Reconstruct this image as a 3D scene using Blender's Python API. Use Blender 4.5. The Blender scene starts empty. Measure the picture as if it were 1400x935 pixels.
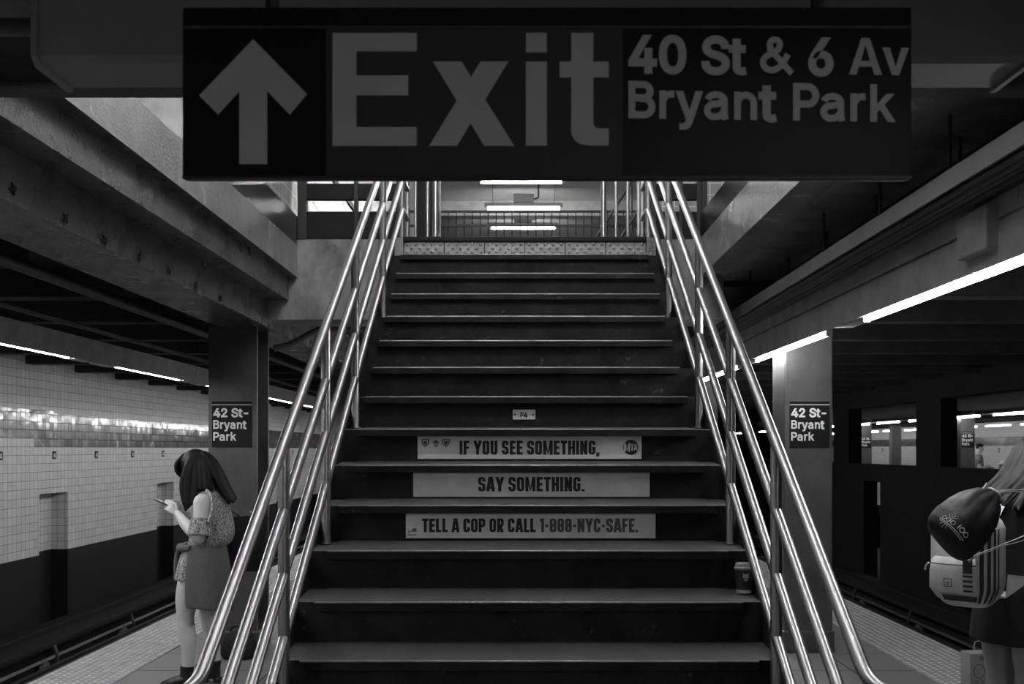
import bpy, bmesh, math, random
from mathutils import Vector, Matrix, Euler
random.seed(7)
PI = math.pi
SC = bpy.context.scene
COL = SC.collection

# ------------------------------------------------------------------ camera, world, exposure
cam_d = bpy.data.cameras.new('camera'); cam = bpy.data.objects.new('camera', cam_d); COL.objects.link(cam)
cam.location = (0, 0, 1.6); cam.rotation_euler = (PI/2, 0, 0)
cam_d.lens = 35; cam_d.sensor_width = 36; cam_d.sensor_fit = 'HORIZONTAL'
cam_d.shift_x = -11/1400; cam_d.shift_y = 146.5/1400          # level camera, rising front: verticals stay vertical
cam_d.clip_start = 0.05; cam_d.clip_end = 300
cam_d.dof.use_dof = True; cam_d.dof.focus_distance = 5.6; cam_d.dof.aperture_fstop = 6.3
SC.camera = cam
w = bpy.data.worlds.new('world'); SC.world = w; w.use_nodes = True
w.node_tree.nodes['Background'].inputs[0].default_value = (1, 1, 1, 1)
w.node_tree.nodes['Background'].inputs[1].default_value = 0.0006
SC.view_settings.view_transform = 'Standard'; SC.view_settings.look = 'None'
SC.view_settings.exposure = 0.0; SC.view_settings.gamma = 1.0; SC.view_settings.use_curve_mapping = False
L_PLATFORM_LEFT = 100.0     # radiance of the tubes over the tracks
L_PLATFORM_RIGHT = 75.0
L_MEZZ = 85.0
L_FAR = 62.0
try:
    SC.cycles.max_bounces = 8; SC.cycles.diffuse_bounces = 4; SC.cycles.glossy_bounces = 4
    SC.cycles.sample_clamp_indirect = 4.0; SC.cycles.use_denoising = True
    SC.cycles.caustics_reflective = False; SC.cycles.caustics_refractive = False
except Exception: pass

# ------------------------------------------------------------------ materials (all grey: the photograph is black and white)
def _nt(name):
    m = bpy.data.materials.new(name); m.use_nodes = True
    return m, m.node_tree, m.node_tree.nodes['Principled BSDF']
def node(nt, t, **kw):
    n = nt.nodes.new(t)
    for k, v in kw.items():
        if k.startswith('i_'):
            n.inputs[k[2:].replace('_', ' ')].default_value = v
        else: setattr(n, k, v)
    return n
def g4(v): return (v, v, v, 1)
def pos_vec(nt, scale=(1, 1, 1)):
    g = node(nt, 'ShaderNodeNewGeometry'); mp = node(nt, 'ShaderNodeMapping'); mp.inputs['Scale'].default_value = scale
    nt.links.new(g.outputs['Position'], mp.inputs['Vector']); return mp.outputs['Vector']
def mat(name, c, rough=.6, metal=0., spec=.5, var=0., vscale=6., bump=0., bscale=60., spots=0., spot_col=.02, spot_scale=4., spot_th=.62, stretch=(1, 1, 1), rvar=0.):
    """grey principled; var = tonal variation by noise, bump = fine relief, spots = worn or flaked patches."""
    m, nt, b = _nt(name); L = nt.links
    b.inputs['Roughness'].default_value = rough; b.inputs['Metallic'].default_value = metal
    b.inputs['Specular IOR Level'].default_value = spec; b.inputs['Base Color'].default_value = g4(c)
    vec = None
    if var or bump or spots or rvar: vec = pos_vec(nt, stretch)
    out = None
    if var:
        n = node(nt, 'ShaderNodeTexNoise', i_Scale=vscale, i_Detail=6., i_Roughness=.65); L.new(vec, n.inputs['Vector'])
        r = node(nt, 'ShaderNodeMapRange'); r.inputs['From Min'].default_value = .3; r.inputs['From Max'].default_value = .7
        r.inputs['To Min'].default_value = c*(1-var); r.inputs['To Max'].default_value = c*(1+var)
        L.new(n.outputs['Fac'], r.inputs['Value']); out = r.outputs['Result']
        if rvar:
            r2 = node(nt, 'ShaderNodeMapRange'); r2.inputs['From Min'].default_value = .3; r2.inputs['From Max'].default_value = .7
            r2.inputs['To Min'].default_value = max(.05, rough-rvar); r2.inputs['To Max'].default_value = min(1, rough+rvar)
            L.new(n.outputs['Fac'], r2.inputs['Value']); L.new(r2.outputs['Result'], b.inputs['Roughness'])
    if spots:
        n = node(nt, 'ShaderNodeTexNoise', i_Scale=spot_scale, i_Detail=8., i_Roughness=.7); L.new(vec, n.inputs['Vector'])
        r = node(nt, 'ShaderNodeMapRange'); r.inputs['From Min'].default_value = spot_th; r.inputs['From Max'].default_value = spot_th+.03
        r.inputs['To Max'].default_value = spots
        L.new(n.outputs['Fac'], r.inputs['Value'])
        mx = node(nt, 'ShaderNodeMix', data_type='RGBA'); L.new(r.outputs['Result'], mx.inputs[0])
        if out is not None: L.new(out, mx.inputs[6])
        else: mx.inputs[6].default_value = g4(c)
        mx.inputs[7].default_value = g4(spot_col); out = mx.outputs[2]
    if out is not None: L.new(out, b.inputs['Base Color'])
    if bump:
        n = node(nt, 'ShaderNodeTexNoise', i_Scale=bscale, i_Detail=4., i_Roughness=.6); L.new(vec, n.inputs['Vector'])
        bp = node(nt, 'ShaderNodeBump', i_Strength=bump, i_Distance=.01); L.new(n.outputs['Fac'], bp.inputs['Height'])
        L.new(bp.outputs['Normal'], b.inputs['Normal'])
    return m
def mat_tile(name, c, c2, size=.1145, z_off=.1415, mortar=.05, rough=.18, tilt=.05, mort=.0028, spec=.5, floor=False, wob=0.):
    """glazed square tiles on any upright face (or on a floor), each tile tipped a little so that reflections break up."""
    m, nt, b = _nt(name); L = nt.links
    g = node(nt, 'ShaderNodeNewGeometry'); sp = node(nt, 'ShaderNodeSeparateXYZ'); L.new(g.outputs['Position'], sp.inputs[0])
    cb = node(nt, 'ShaderNodeCombineXYZ')
    if floor:
        L.new(sp.outputs[0], cb.inputs[0]); L.new(sp.outputs[1], cb.inputs[1])
    else:
        sn = node(nt, 'ShaderNodeSeparateXYZ'); L.new(g.outputs['True Normal'], sn.inputs[0])
        ab = node(nt, 'ShaderNodeMath', operation='ABSOLUTE'); L.new(sn.outputs[0], ab.inputs[0])
        gt = node(nt, 'ShaderNodeMath', operation='GREATER_THAN'); L.new(ab.outputs[0], gt.inputs[0]); gt.inputs[1].default_value = .5
        mx = node(nt, 'ShaderNodeMix', data_type='FLOAT'); L.new(gt.outputs[0], mx.inputs[0]); L.new(sp.outputs[0], mx.inputs[2]); L.new(sp.outputs[1], mx.inputs[3])
        zz = node(nt, 'ShaderNodeMath', operation='SUBTRACT'); L.new(sp.outputs[2], zz.inputs[0]); zz.inputs[1].default_value = z_off
        L.new(mx.outputs[0], cb.inputs[0]); L.new(zz.outputs[0], cb.inputs[1])
    br = node(nt, 'ShaderNodeTexBrick', offset=0., squash=1.)
    br.inputs['Scale'].default_value = 1.; br.inputs['Mortar Size'].default_value = mort; br.inputs['Mortar Smooth'].default_value = .1
    br.inputs['Brick Width'].default_value = size; br.inputs['Row Height'].default_value = size
    br.inputs['Color1'].default_value = g4(c); br.inputs['Color2'].default_value = g4(c2); br.inputs['Mortar'].default_value = g4(mortar)
    L.new(cb.outputs[0], br.inputs['Vector']); L.new(br.outputs['Color'], b.inputs['Base Color'])
    # one random tip per tile
    dv = node(nt, 'ShaderNodeVectorMath', operation='DIVIDE'); dv.inputs[1].default_value = (size, size, 1); L.new(cb.outputs[0], dv.inputs[0])
    fl = node(nt, 'ShaderNodeVectorMath', operation='FLOOR'); L.new(dv.outputs[0], fl.inputs[0])
    wn = node(nt, 'ShaderNodeTexWhiteNoise', noise_dimensions='3D'); L.new(fl.outputs[0], wn.inputs['Vector'])
    sb = node(nt, 'ShaderNodeVectorMath', operation='SUBTRACT'); sb.inputs[1].default_value = (.5, .5, .5); L.new(wn.outputs['Color'], sb.inputs[0])
    sc = node(nt, 'ShaderNodeVectorMath', operation='SCALE'); sc.inputs['Scale'].default_value = tilt; L.new(sb.outputs[0], sc.inputs[0])
    bp = node(nt, 'ShaderNodeBump', i_Strength=.35, i_Distance=.004, invert=True); L.new(br.outputs['Fac'], bp.inputs['Height'])
    ad = node(nt, 'ShaderNodeVectorMath', operation='ADD'); L.new(bp.outputs['Normal'], ad.inputs[0]); L.new(sc.outputs[0], ad.inputs[1])
    nm = node(nt, 'ShaderNodeVectorMath', operation='NORMALIZE'); L.new(ad.outputs[0], nm.inputs[0]); L.new(nm.outputs[0], b.inputs['Normal'])
    rr = node(nt, 'ShaderNodeMapRange'); rr.inputs['To Min'].default_value = rough; rr.inputs['To Max'].default_value = .9
    L.new(br.outputs['Fac'], rr.inputs['Value']); L.new(rr.outputs['Result'], b.inputs['Roughness'])
    b.inputs['Specular IOR Level'].default_value = spec
    return m
def mat_emit(name, s):
    m, nt, b = _nt(name)
    b.inputs['Base Color'].default_value = g4(.8); b.inputs['Emission Color'].default_value = (1, 1, 1, 1); b.inputs['Emission Strength'].default_value = s
    return m
def mat_steel(name, c=.55, rough=.24, scratch=220.):
    m, nt, b = _nt(name)
    b.inputs['Metallic'].default_value = 1.; b.inputs['Base Color'].default_value = g4(c); b.inputs['Roughness'].default_value = rough
    return m
def mat_tread(name, c):
    """dark plate with a fine raised grid of ribs"""
    m, nt, b = _nt(name); L = nt.links
    b.inputs['Roughness'].default_value = .55; b.inputs['Specular IOR Level'].default_value = .4
    v = pos_vec(nt)
    n = node(nt, 'ShaderNodeTexNoise', i_Scale=5., i_Detail=6., i_Roughness=.65); L.new(v, n.inputs['Vector'])
    r = node(nt, 'ShaderNodeMapRange'); r.inputs['From Min'].default_value = .3; r.inputs['From Max'].default_value = .7
    r.inputs['To Min'].default_value = c*.65; r.inputs['To Max'].default_value = c*1.3
    L.new(n.outputs['Fac'], r.inputs['Value'])
    w1 = node(nt, 'ShaderNodeTexWave', wave_type='BANDS', bands_direction='X', i_Scale=32.); L.new(v, w1.inputs['Vector'])
    w2 = node(nt, 'ShaderNodeTexWave', wave_type='BANDS', bands_direction='Y', i_Scale=32.); L.new(v, w2.inputs['Vector'])
    mu = node(nt, 'ShaderNodeMath', operation='MULTIPLY'); L.new(w1.outputs['Fac'], mu.inputs[0]); L.new(w2.outputs['Fac'], mu.inputs[1])
    bp = node(nt, 'ShaderNodeBump', i_Strength=.5, i_Distance=.003); L.new(mu.outputs[0], bp.inputs['Height']); L.new(bp.outputs['Normal'], b.inputs['Normal'])
    L.new(r.outputs['Result'], b.inputs['Base Color'])
    return m
def mat_weave(name, c1, c2, scale=160., th=.5, rough=.85):
    """small printed fabric pattern"""
    m, nt, b = _nt(name); L = nt.links
    b.inputs['Roughness'].default_value = rough; b.inputs['Specular IOR Level'].default_value = .2
    tc = node(nt, 'ShaderNodeTexCoord'); n = node(nt, 'ShaderNodeTexNoise', i_Scale=scale, i_Detail=2.); L.new(tc.outputs['Object'], n.inputs['Vector'])
    r = node(nt, 'ShaderNodeMapRange'); r.inputs['From Min'].default_value = th-.06; r.inputs['From Max'].default_value = th+.06
    L.new(n.outputs['Fac'], r.inputs['Value'])
    mx = node(nt, 'ShaderNodeMix', data_type='RGBA'); L.new(r.outputs['Result'], mx.inputs[0]); mx.inputs[6].default_value = g4(c1); mx.inputs[7].default_value = g4(c2)
    L.new(mx.outputs[2], b.inputs['Base Color'])
    bp = node(nt, 'ShaderNodeBump', i_Strength=.2, i_Distance=.004); L.new(n.outputs['Fac'], bp.inputs['Height']); L.new(bp.outputs['Normal'], b.inputs['Normal'])
    return m

M = {}
M['concrete_floor'] = mat_tile('concrete_paving', .17, .2, size=.6, mortar=.03, rough=.6, tilt=.0, mort=.006, spec=.25, floor=True)
M['strip_base'] = mat('warning_strip_gap_shade', .3, .7, var=.3, vscale=9, spots=.6, spot_col=.08, spot_scale=7, spot_th=.66)  # base darker than its studs: shade between them put into the colour
M['strip'] = mat('warning_strip_paint', .5, .6, var=.25, vscale=9, spots=.6, spot_col=.1, spot_scale=7, spot_th=.66)
M['edge'] = mat('platform_edge', .13, .7, var=.3)
M['dark_board'] = mat('rub_board', .012, .8, spec=.2, var=.3)
M['track'] = mat('track_bed', .02, .9, var=.5, vscale=12, bump=.6, bscale=40)
M['tile_white'] = mat_tile('white_glazed_tile', .6, .52, mortar=.1, rough=.42, tilt=.016, spec=.3)
M['tile_band'] = mat_tile('grey_glazed_tile', .17, .1, mortar=.02, rough=.13, tilt=.034, spec=.38, mort=.004)
M['soot_dark'] = mat('soot_black_ceiling', .008, .85, var=.5, spec=.1)
M['wall_black'] = mat('black_wall_paint', .006, .7, spec=.25, var=.4, vscale=3)
M['partition'] = mat('sooty_partition', .009, .8, spec=.15, var=.45, vscale=2.5)
M['soot'] = mat('sooty_ceiling', .03, .8, var=.6, vscale=2.2, spots=.8, spot_col=.16, spot_scale=1.6, spot_th=.70, bump=.4, bscale=8)
M['ceiling'] = mat('grimy_ceiling', .3, .75, var=.5, vscale=2.5, spots=.7, spot_col=.02, spot_scale=2.2, spot_th=.66, bump=.5, bscale=9)
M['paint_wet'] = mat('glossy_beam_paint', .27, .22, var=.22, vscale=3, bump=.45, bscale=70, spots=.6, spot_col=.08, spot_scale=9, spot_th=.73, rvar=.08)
M['paint_beam'] = mat('beam_paint', .1, .28, var=.35, vscale=3.5, bump=.6, bscale=70, spots=.6, spot_col=.06, spot_scale=6, spot_th=.7, rvar=.1)
M['concrete_wall'] = mat('stained_concrete', .34, .7, var=.55, vscale=4.0, bump=.6, bscale=26, spots=.6, spot_col=.12, spot_scale=5, spot_th=.6, stretch=(1, 1, .7))
M['trough'] = mat('track_channel_paint', .2, .6, var=.3, vscale=5)
M['bounce_plaster'] = mat('bounce_plaster', .78, .7, var=.08, vscale=2)  # plaster whitened to bounce extra light onto the stair fronts
M['beam_dark'] = mat('grimy_front_beam', .07, .7, var=.4, vscale=5, bump=.3, bscale=40)
M['beam_grey'] = mat('grey_girder_paint', .5, .55, var=.25, vscale=5, bump=.15, bscale=30, spots=.7, spot_col=.08, spot_scale=11, spot_th=.66)
M['black_metal'] = mat('black_metal', .018, .5, var=.3)
M['fascia'] = mat('dark_glossy_fascia', .05, .25, bump=.1, bscale=30)
M['black_panel'] = mat('black_panel', .008, .55, spec=.25)
M['column'] = mat('column_paint', .07, .38, var=.3, vscale=4, bump=.12, bscale=25, spots=.5, spot_col=.2, spot_scale=6, spot_th=.67)
M['steel'] = mat_steel('brushed_steel', .46, .32)
M['steel_tray'] = mat('galvanised_tray', .5, .26, metal=.25, spec=.7, var=.12, vscale=5)
M['pipe_dark'] = mat('dark_conduit', .05, .45, var=.3)
M['riser'] = mat('black_riser_paint', .017, .7, spec=.25, var=.7, vscale=7, spots=.6, spot_col=.1, spot_scale=15, spot_th=.63, bump=.2, bscale=40)
M['tread'] = mat_tread('worn_tread', .048)
M['tread_side'] = mat('worn_step_concrete', .07, .65, var=.45, vscale=8, bump=.3, bscale=50)
M['nosing'] = mat('worn_nosing', .3, .35, metal=.6, var=.4, vscale=9)
M['tactile'] = mat('tactile_panel', .42, .55, var=.25, vscale=10)
M['sticker'] = mat('white_sticker', .9, .6, var=.12, vscale=9, spots=.8, spot_col=.12, spot_scale=30, spot_th=.67)
M['ink'] = mat('black_ink', .02, .6)
M['ink_grey'] = mat('grey_ink', .12, .6)
M['sign_black'] = mat('sign_black', .008, .55, spec=.2)
M['sign_red'] = mat('sign_dark_field', .045, .6, spec=.2)
M['sign_white'] = mat('sign_white', .42, .6, var=.05)
M['sign_letter'] = mat('station_sign_letter', .75, .5)
M['housing'] = mat('lamp_housing', .2, .5, var=.12, vscale=4)
M['housing_white'] = mat('lamp_pan_white', .7, .4)
M['plaster'] = mat('plaster', .45, .7, var=.2, vscale=2)
M['mezz_floor'] = mat('mezzanine_floor', .12, .7, var=.2)
M['rail_steel'] = mat('running_rail_steel', .05, .5, metal=.5, var=.3)
M['skin'] = mat('skin', .72, .5, var=.06, vscale=12)
M['skin_dim'] = mat('skin_tan', .33, .5, var=.06, vscale=12)
M['hair_black'] = mat('black_hair', .006, .55, spec=.25, var=.4, vscale=40, stretch=(3, 3, .25))
M['hair_brown'] = mat('brown_hair', .014, .5, spec=.18, var=.6, vscale=60, stretch=(2, 2, .5))
M['print'] = mat_weave('printed_blouse', .1, .5, 130, .48)
M['denim'] = mat_weave('denim', .1, .16, 220, .5)
M['black_cloth'] = mat('black_cloth', .007, .8, bump=.1, bscale=120)
M['leather'] = mat('black_leather', .012, .4)
M['phone'] = mat('phone_body', .04, .3)
M['bag_light'] = mat('light_backpack', .8, .7, var=.12, vscale=14, bump=.12, bscale=30)
M['bag_dark'] = mat('dark_nylon', .022, .55, spec=.3, var=.2, vscale=10, bump=.5, bscale=14)
M['stripe'] = mat('dark_stripe', .06, .7)
M['cord'] = mat('white_cord', .65, .6)
M['paper_bag'] = mat('paper_bag', .25, .6, var=.15, vscale=9)
M['cup'] = mat('dark_cup', .03, .45)
M['cup_white'] = mat('cup_white', .75, .45)
M['cup_lid'] = mat('cup_lid', .3, .25)
M['shirt'] = mat('grey_shirt', .16, .8)
E_LEFT = mat_emit('tube_left', L_PLATFORM_LEFT); E_RIGHT = mat_emit('tube_right', L_PLATFORM_RIGHT)
E_MEZZ = mat_emit('tube_mezzanine', L_MEZZ); E_FAR = mat_emit('tube_far', L_FAR)

# ------------------------------------------------------------------ geometry helpers
class MB:
    def __init__(self): self.v = []; self.f = []; self.mi = []
    def add(self, vs, fs, m=0):
        o = len(self.v); self.v += [tuple(p) for p in vs]
        for f in fs: self.f.append([i+o for i in f]); self.mi.append(m)
        return self
    def box(self, x0, x1, y0, y1, z0, z1, m=0, ch=0.):
        if ch <= 0:
            vs = [(x, y, z) for z in (z0, z1) for y in (y0, y1) for x in (x0, x1)]
            return self.add(vs, [(0, 2, 3, 1), (4, 5, 7, 6), (0, 1, 5, 4), (2, 6, 7, 3), (0, 4, 6, 2), (1, 3, 7, 5)], m)
        bm = bmesh.new(); bmesh.ops.create_cube(bm, size=1)
        for v in bm.verts: v.co = ((x0+x1)/2+v.co.x*(x1-x0), (y0+y1)/2+v.co.y*(y1-y0), (z0+z1)/2+v.co.z*(z1-z0))
        bmesh.ops.bevel(bm, geom=bm.edges[:], offset=ch, segments=2, affect='EDGES', profile=.5)
        bm.verts.index_update(); self.add([v.co for v in bm.verts], [[v.index for v in f.verts] for f in bm.faces], m); bm.free(); return self
    def rings(self, rs, m=0, cap=True, closed=True, loop=False):
        n = len(rs[0]); vs = [p for r in rs for p in r]; fs = []
        for k in range(len(rs)-(0 if loop else 1)):
            k2 = (k+1) % len(rs)
            for i in range(n if closed else n-1):
                j = (i+1) % n; fs.append((k*n+i, k*n+j, k2*n+j, k2*n+i))
        if cap and closed and not loop: fs.append(tuple(range(n))[::-1]); fs.append(tuple((len(rs)-1)*n+i for i in range(n)))
        return self.add(vs, fs, m)
    def tube(self, pts, r, seg=12, m=0, smooth=0, cap=True, flat=None, ref=None):
        """round (or flattened) tube through the points; r one radius or one per point; flat = ratio of the second axis"""
        P = [Vector(p) for p in pts]; R = list(r) if hasattr(r, '__len__') else [r]*len(P)
        if smooth:
            Q = []; S = []
            for i in range(len(P)-1):
                p0, p1, p2, p3 = P[max(i-1, 0)], P[i], P[i+1], P[min(i+2, len(P)-1)]
                for k in range(smooth):
                    t = k/smooth; t2 = t*t; t3 = t2*t
                    Q.append(.5*((2*p1)+(p2-p0)*t+(2*p0-5*p1+4*p2-p3)*t2+(3*p1-p0-3*p2+p3)*t3))
                    u = t*t*(3-2*t); S.append(R[i]*(1-u)+R[i+1]*u)
            Q.append(P[-1]); S.append(R[-1]); P, R = Q, S
        rs = []; up = Vector(ref) if ref else None
        for i, p in enumerate(P):
            d = (P[min(i+1, len(P)-1)]-P[max(i-1, 0)]).normalized()
            if up is None: up = Vector((0, 0, 1)) if abs(d.z) < .9 else Vector((1, 0, 0))
            a = d.cross(up).normalized(); b = a.cross(d).normalized(); up = b
            # widen at bends so that the tube keeps its thickness
            rs.append([p+a*math.cos(q)*R[i]+b*math.sin(q)*R[i]*(flat or 1) for q in [2*PI*k/seg for k in range(seg)]])
        return self.rings(rs, m, cap)
    def ball(self, c, r, seg=16, rows=10, m=0, rot=None):
        c = Vector(c); r = (r, r, r) if not hasattr(r, '__len__') else r; rs = []
        Rm = Euler(rot).to_matrix() if rot else Matrix.Identity(3)
        for i in range(1, rows):
            th = PI*i/rows
            rs.append([c+Rm@Vector((r[0]*math.sin(th)*math.cos(q), r[1]*math.sin(th)*math.sin(q), -r[2]*math.cos(th))) for q in [2*PI*k/seg for k in range(seg)]])
        n = len(self.v); self.rings(rs, m, cap=False)
        bot = len(self.v); self.v.append(tuple(c+Rm@Vector((0, 0, -r[2])))); top = len(self.v); self.v.append(tuple(c+Rm@Vector((0, 0, r[2]))))
        for i in range(seg):
            self.f.append([bot, n+(i+1) % seg, n+i]); self.mi.append(m)
            e = n+(rows-2)*seg; self.f.append([top, e+i, e+(i+1) % seg]); self.mi.append(m)
        return self
    def prism(self, poly, axis, a, b, m=0):
        """extrude a polygon: axis 'y' takes (x,z) points, 'x' takes (y,z), 'z' takes (x,y)"""
        f = {'y': lambda p, t: (p[0], t, p[1]), 'x': lambda p, t: (t, p[0], p[1]), 'z': lambda p, t: (p[0], p[1], t)}[axis]
        n = len(poly); vs = [f(p, a) for p in poly]+[f(p, b) for p in poly]
        return self.add(vs, [tuple(range(n)), tuple(range(2*n-1, n-1, -1))]+[(i, (i+1) % n, n+(i+1) % n, n+i) for i in range(n)], m)
    def xf(self, mtx):
        self.v = [tuple(mtx @ Vector(p)) for p in self.v]; return self
    def build(self, name, mats, parent=None, smooth=False, angle=40, fix=True):
        me = bpy.data.meshes.new(name); me.from_pydata(self.v, [], self.f)
        for k in (mats if isinstance(mats, (list, tuple)) else [mats]): me.materials.append(M[k] if isinstance(k, str) else k)
        me.polygons.foreach_set('material_index', self.mi)
        if fix:
            bm = bmesh.new(); bm.from_mesh(me); bmesh.ops.recalc_face_normals(bm, faces=bm.faces); bm.to_mesh(me); bm.free()
        if smooth:
            me.polygons.foreach_set('use_smooth', [True]*len(me.polygons))
            try: me.set_sharp_from_angle(angle=math.radians(angle))
            except Exception: pass
        me.update(); o = bpy.data.objects.new(name, me); COL.objects.link(o)
        if parent: o.parent = parent
        return o
def melt(mb, name, m, parent, voxel=.005, it=4):
    """fuse overlapping solids into one continuous skin"""
    o = mb.build(name+'_raw', m, None, fix=True)
    r = o.modifiers.new('r', 'REMESH'); r.mode = 'VOXEL'; r.voxel_size = voxel
    s = o.modifiers.new('s', 'SMOOTH'); s.iterations = it; s.factor = .5
    dg = bpy.context.evaluated_depsgraph_get(); me = bpy.data.meshes.new_from_object(o.evaluated_get(dg)); me.name = name
    bpy.data.objects.remove(o, do_unlink=True)
    me.polygons.foreach_set('use_smooth', [True]*len(me.polygons))
    if not me.materials: me.materials.append(M[m])
    q = bpy.data.objects.new(name, me); COL.objects.link(q)
    if parent: q.parent = parent
    return q
def tag(o, label, cat, group=None, kind=None):
    if label: o['label'] = label
    if cat: o['category'] = cat
    if group: o['group'] = group
    if kind: o['kind'] = kind
    return o
def thing(name, label, cat, loc=(0, 0, 0), rz=0, group=None):
    o = bpy.data.objects.new(name, None); COL.objects.link(o); o.empty_display_size = .1
    o.location = loc; o.rotation_euler = (0, 0, rz); return tag(o, label, cat, group)
def struct(name, mb, m, smooth=False):
    o = mb.build(name, m, None, smooth); o['kind'] = 'structure'; return o
def copy_tree(o, parent=None):
    c = o.copy(); COL.objects.link(c)
    if parent: c.parent = parent
    for ch in list(o.children): copy_tree(ch, c)
    return c

# ---- lettering
GL = {"4":[611,[[0,13,101,13,225,310,727,490,727,217,263,598,259,598,101],[0,340,-40,340,163,340,197,340,469,503,469,503,-40]]],"0":[611,[[0,306,-50,250,-45,197,-28,151,0,111,38,80,85,55,139,38,201,27,268,24,343,27,417,38,486,55,546,80,602,112,647,151,685,197,714,250,731,306,736,363,731,414,714,460,685,500,647,531,602,556,546,573,486,584,417,587,343,584,268,573,201,557,139,531,85,500,38,461,0,414,-28,363,-45],[1,306,108,328,111,347,117,364,129,380,148,394,173,406,205,415,245,421,290,424,343,421,395,415,441,406,480,394,513,380,538,364,557,347,569,328,576,306,579,283,576,264,569,247,557,232,538,217,513,205,480,196,441,190,395,187,343,190,291,196,245,205,205,217,173,232,148,247,129,264,117,283,111]]],"S":[603,[[0,302,-53,250,-50,201,-40,155,-24,116,-3,81,24,53,58,31,96,18,138,5,225,175,225,185,170,190,156,198,144,209,134,223,124,239,117,258,112,279,108,302,107,328,108,351,112,371,119,387,127,402,138,413,148,419,161,424,173,425,187,424,200,421,208,417,216,409,223,397,231,383,239,318,262,236,285,179,303,129,329,88,361,55,401,35,449,30,502,34,548,46,589,67,627,96,660,129,687,169,708,212,724,258,732,306,736,355,732,401,724,444,708,482,687,514,661,542,629,562,592,576,553,587,469,424,469,409,526,399,542,384,557,363,568,336,575,303,577,281,576,259,573,241,566,227,558,216,550,206,541,201,530,197,519,196,507,197,494,201,486,206,477,217,468,229,460,244,453,298,434,368,415,434,394,460,382,484,368,508,353,530,335,550,312,568,286,581,256,589,223,591,186,588,143,576,101,556,63,527,30,494,0,453,-23,407,-39,356,-50]]],"6":[611,[[0,305,-50,258,-46,213,-35,171,-15,135,11,104,43,78,81,59,124,49,170,45,219,49,258,57,297,70,337,90,380,117,429,151,482,318,727,511,727,225,312,127,312,169,387,181,403,196,418,212,432,229,442,250,452,271,459,293,463,317,464,363,461,406,450,446,433,482,409,510,379,534,343,552,302,561,259,565,212,561,165,550,119,531,78,506,40,475,9,438,-16,398,-35,352,-46],[1,305,107,324,108,340,112,355,119,367,129,379,142,388,156,395,173,399,192,401,212,399,233,395,252,388,268,379,283,368,295,355,305,340,312,324,316,305,317,286,316,270,312,255,305,241,295,231,283,221,270,214,254,210,235,209,213,210,192,214,173,223,155,232,142,243,129,256,119,270,112,286,108]]],"2":[611,[[0,46,-40,46,80,286,336,349,406,363,425,374,441,382,457,387,471,390,486,391,500,390,518,386,531,380,544,372,553,363,562,351,569,336,575,320,579,302,579,282,577,266,575,252,568,240,560,231,550,223,538,217,525,213,507,209,448,45,448,51,534,62,577,81,618,107,653,138,681,174,705,214,723,258,732,303,736,349,732,392,723,432,705,467,682,496,654,522,622,540,584,550,545,554,503,553,472,548,442,538,414,525,384,507,355,486,324,390,214,281,112,565,116,565,-40]]],"t":[306,[[0,316,552,316,401,-32,401,-32,552],[0,47,676,210,676,210,134,212,119,213,111,214,111,214,111,219,109,229,108,245,109,303,119,336,-28,264,-45,227,-46,178,-42,134,-27,96,-1,69,35,51,77,47,123]]],"-":[611,[[0,495,370,495,213,113,213,113,370]]]}
def polyfill(contours, depth=.0012):
    """flat filled shapes (outer contours first, holes after their outer) as thin raised letters in the x-z plane facing -y"""
    cu = bpy.data.curves.new('g', 'CURVE'); cu.dimensions = '2D'; cu.fill_mode = 'BOTH'; cu.extrude = depth/2
    for c in contours:
        s = cu.splines.new('POLY'); s.points.add(len(c)-1); s.use_cyclic_u = True
        for i, p in enumerate(c): s.points[i].co = (p[0], p[1], 0, 1)
    o = bpy.data.objects.new('g', cu); COL.objects.link(o)
    dg = bpy.context.evaluated_depsgraph_get(); me = bpy.data.meshes.new_from_object(o.evaluated_get(dg))
    vs = [(v.co.x, -v.co.z, v.co.y) for v in me.vertices]; fs = [list(p.vertices) for p in me.polygons]
    bpy.data.objects.remove(o, do_unlink=True); bpy.data.curves.remove(cu); bpy.data.meshes.remove(me)
    return vs, fs
_gc = {}
def glyph_mesh(ch):
    if ch in _gc: return _gc[ch]
    vs, fs = [], []
    outs = [c for c in GL[ch][1] if not c[0]]; holes = [c for c in GL[ch][1] if c[0]]
    for k, c in enumerate(outs):
        P = [(c[i]/1000, c[i+1]/1000) for i in range(1, len(c), 2)]
        cs = [P]
        if k == 0: cs += [[(h[i]/1000, h[i+1]/1000) for i in range(1, len(h), 2)] for h in holes]
        v, f = polyfill(cs, .02); o = len(vs); vs += [(p[0], p[1]-.004*k, p[2]) for p in v]; fs += [[i+o for i in q] for q in f]
    _gc[ch] = (vs, fs); return _gc[ch]
def fillet(pts, r, closed=False, n=5):
    out = []; N = len(pts)
    for i, p in enumerate(pts):
        if not closed and i in (0, N-1): out.append(p); continue
        a = Vector(pts[i-1]); b = Vector(p); c = Vector(pts[(i+1) % N])
        da = (a-b); dc = (c-b); q = min(r, da.length*.5, dc.length*.5)
        p0 = b+da.normalized()*q; p1 = b+dc.normalized()*q
        for k in range(n+1):
            t = k/n; out.append(tuple((1-t)**2*p0+2*t*(1-t)*b+t*t*p1))
    return out
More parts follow.
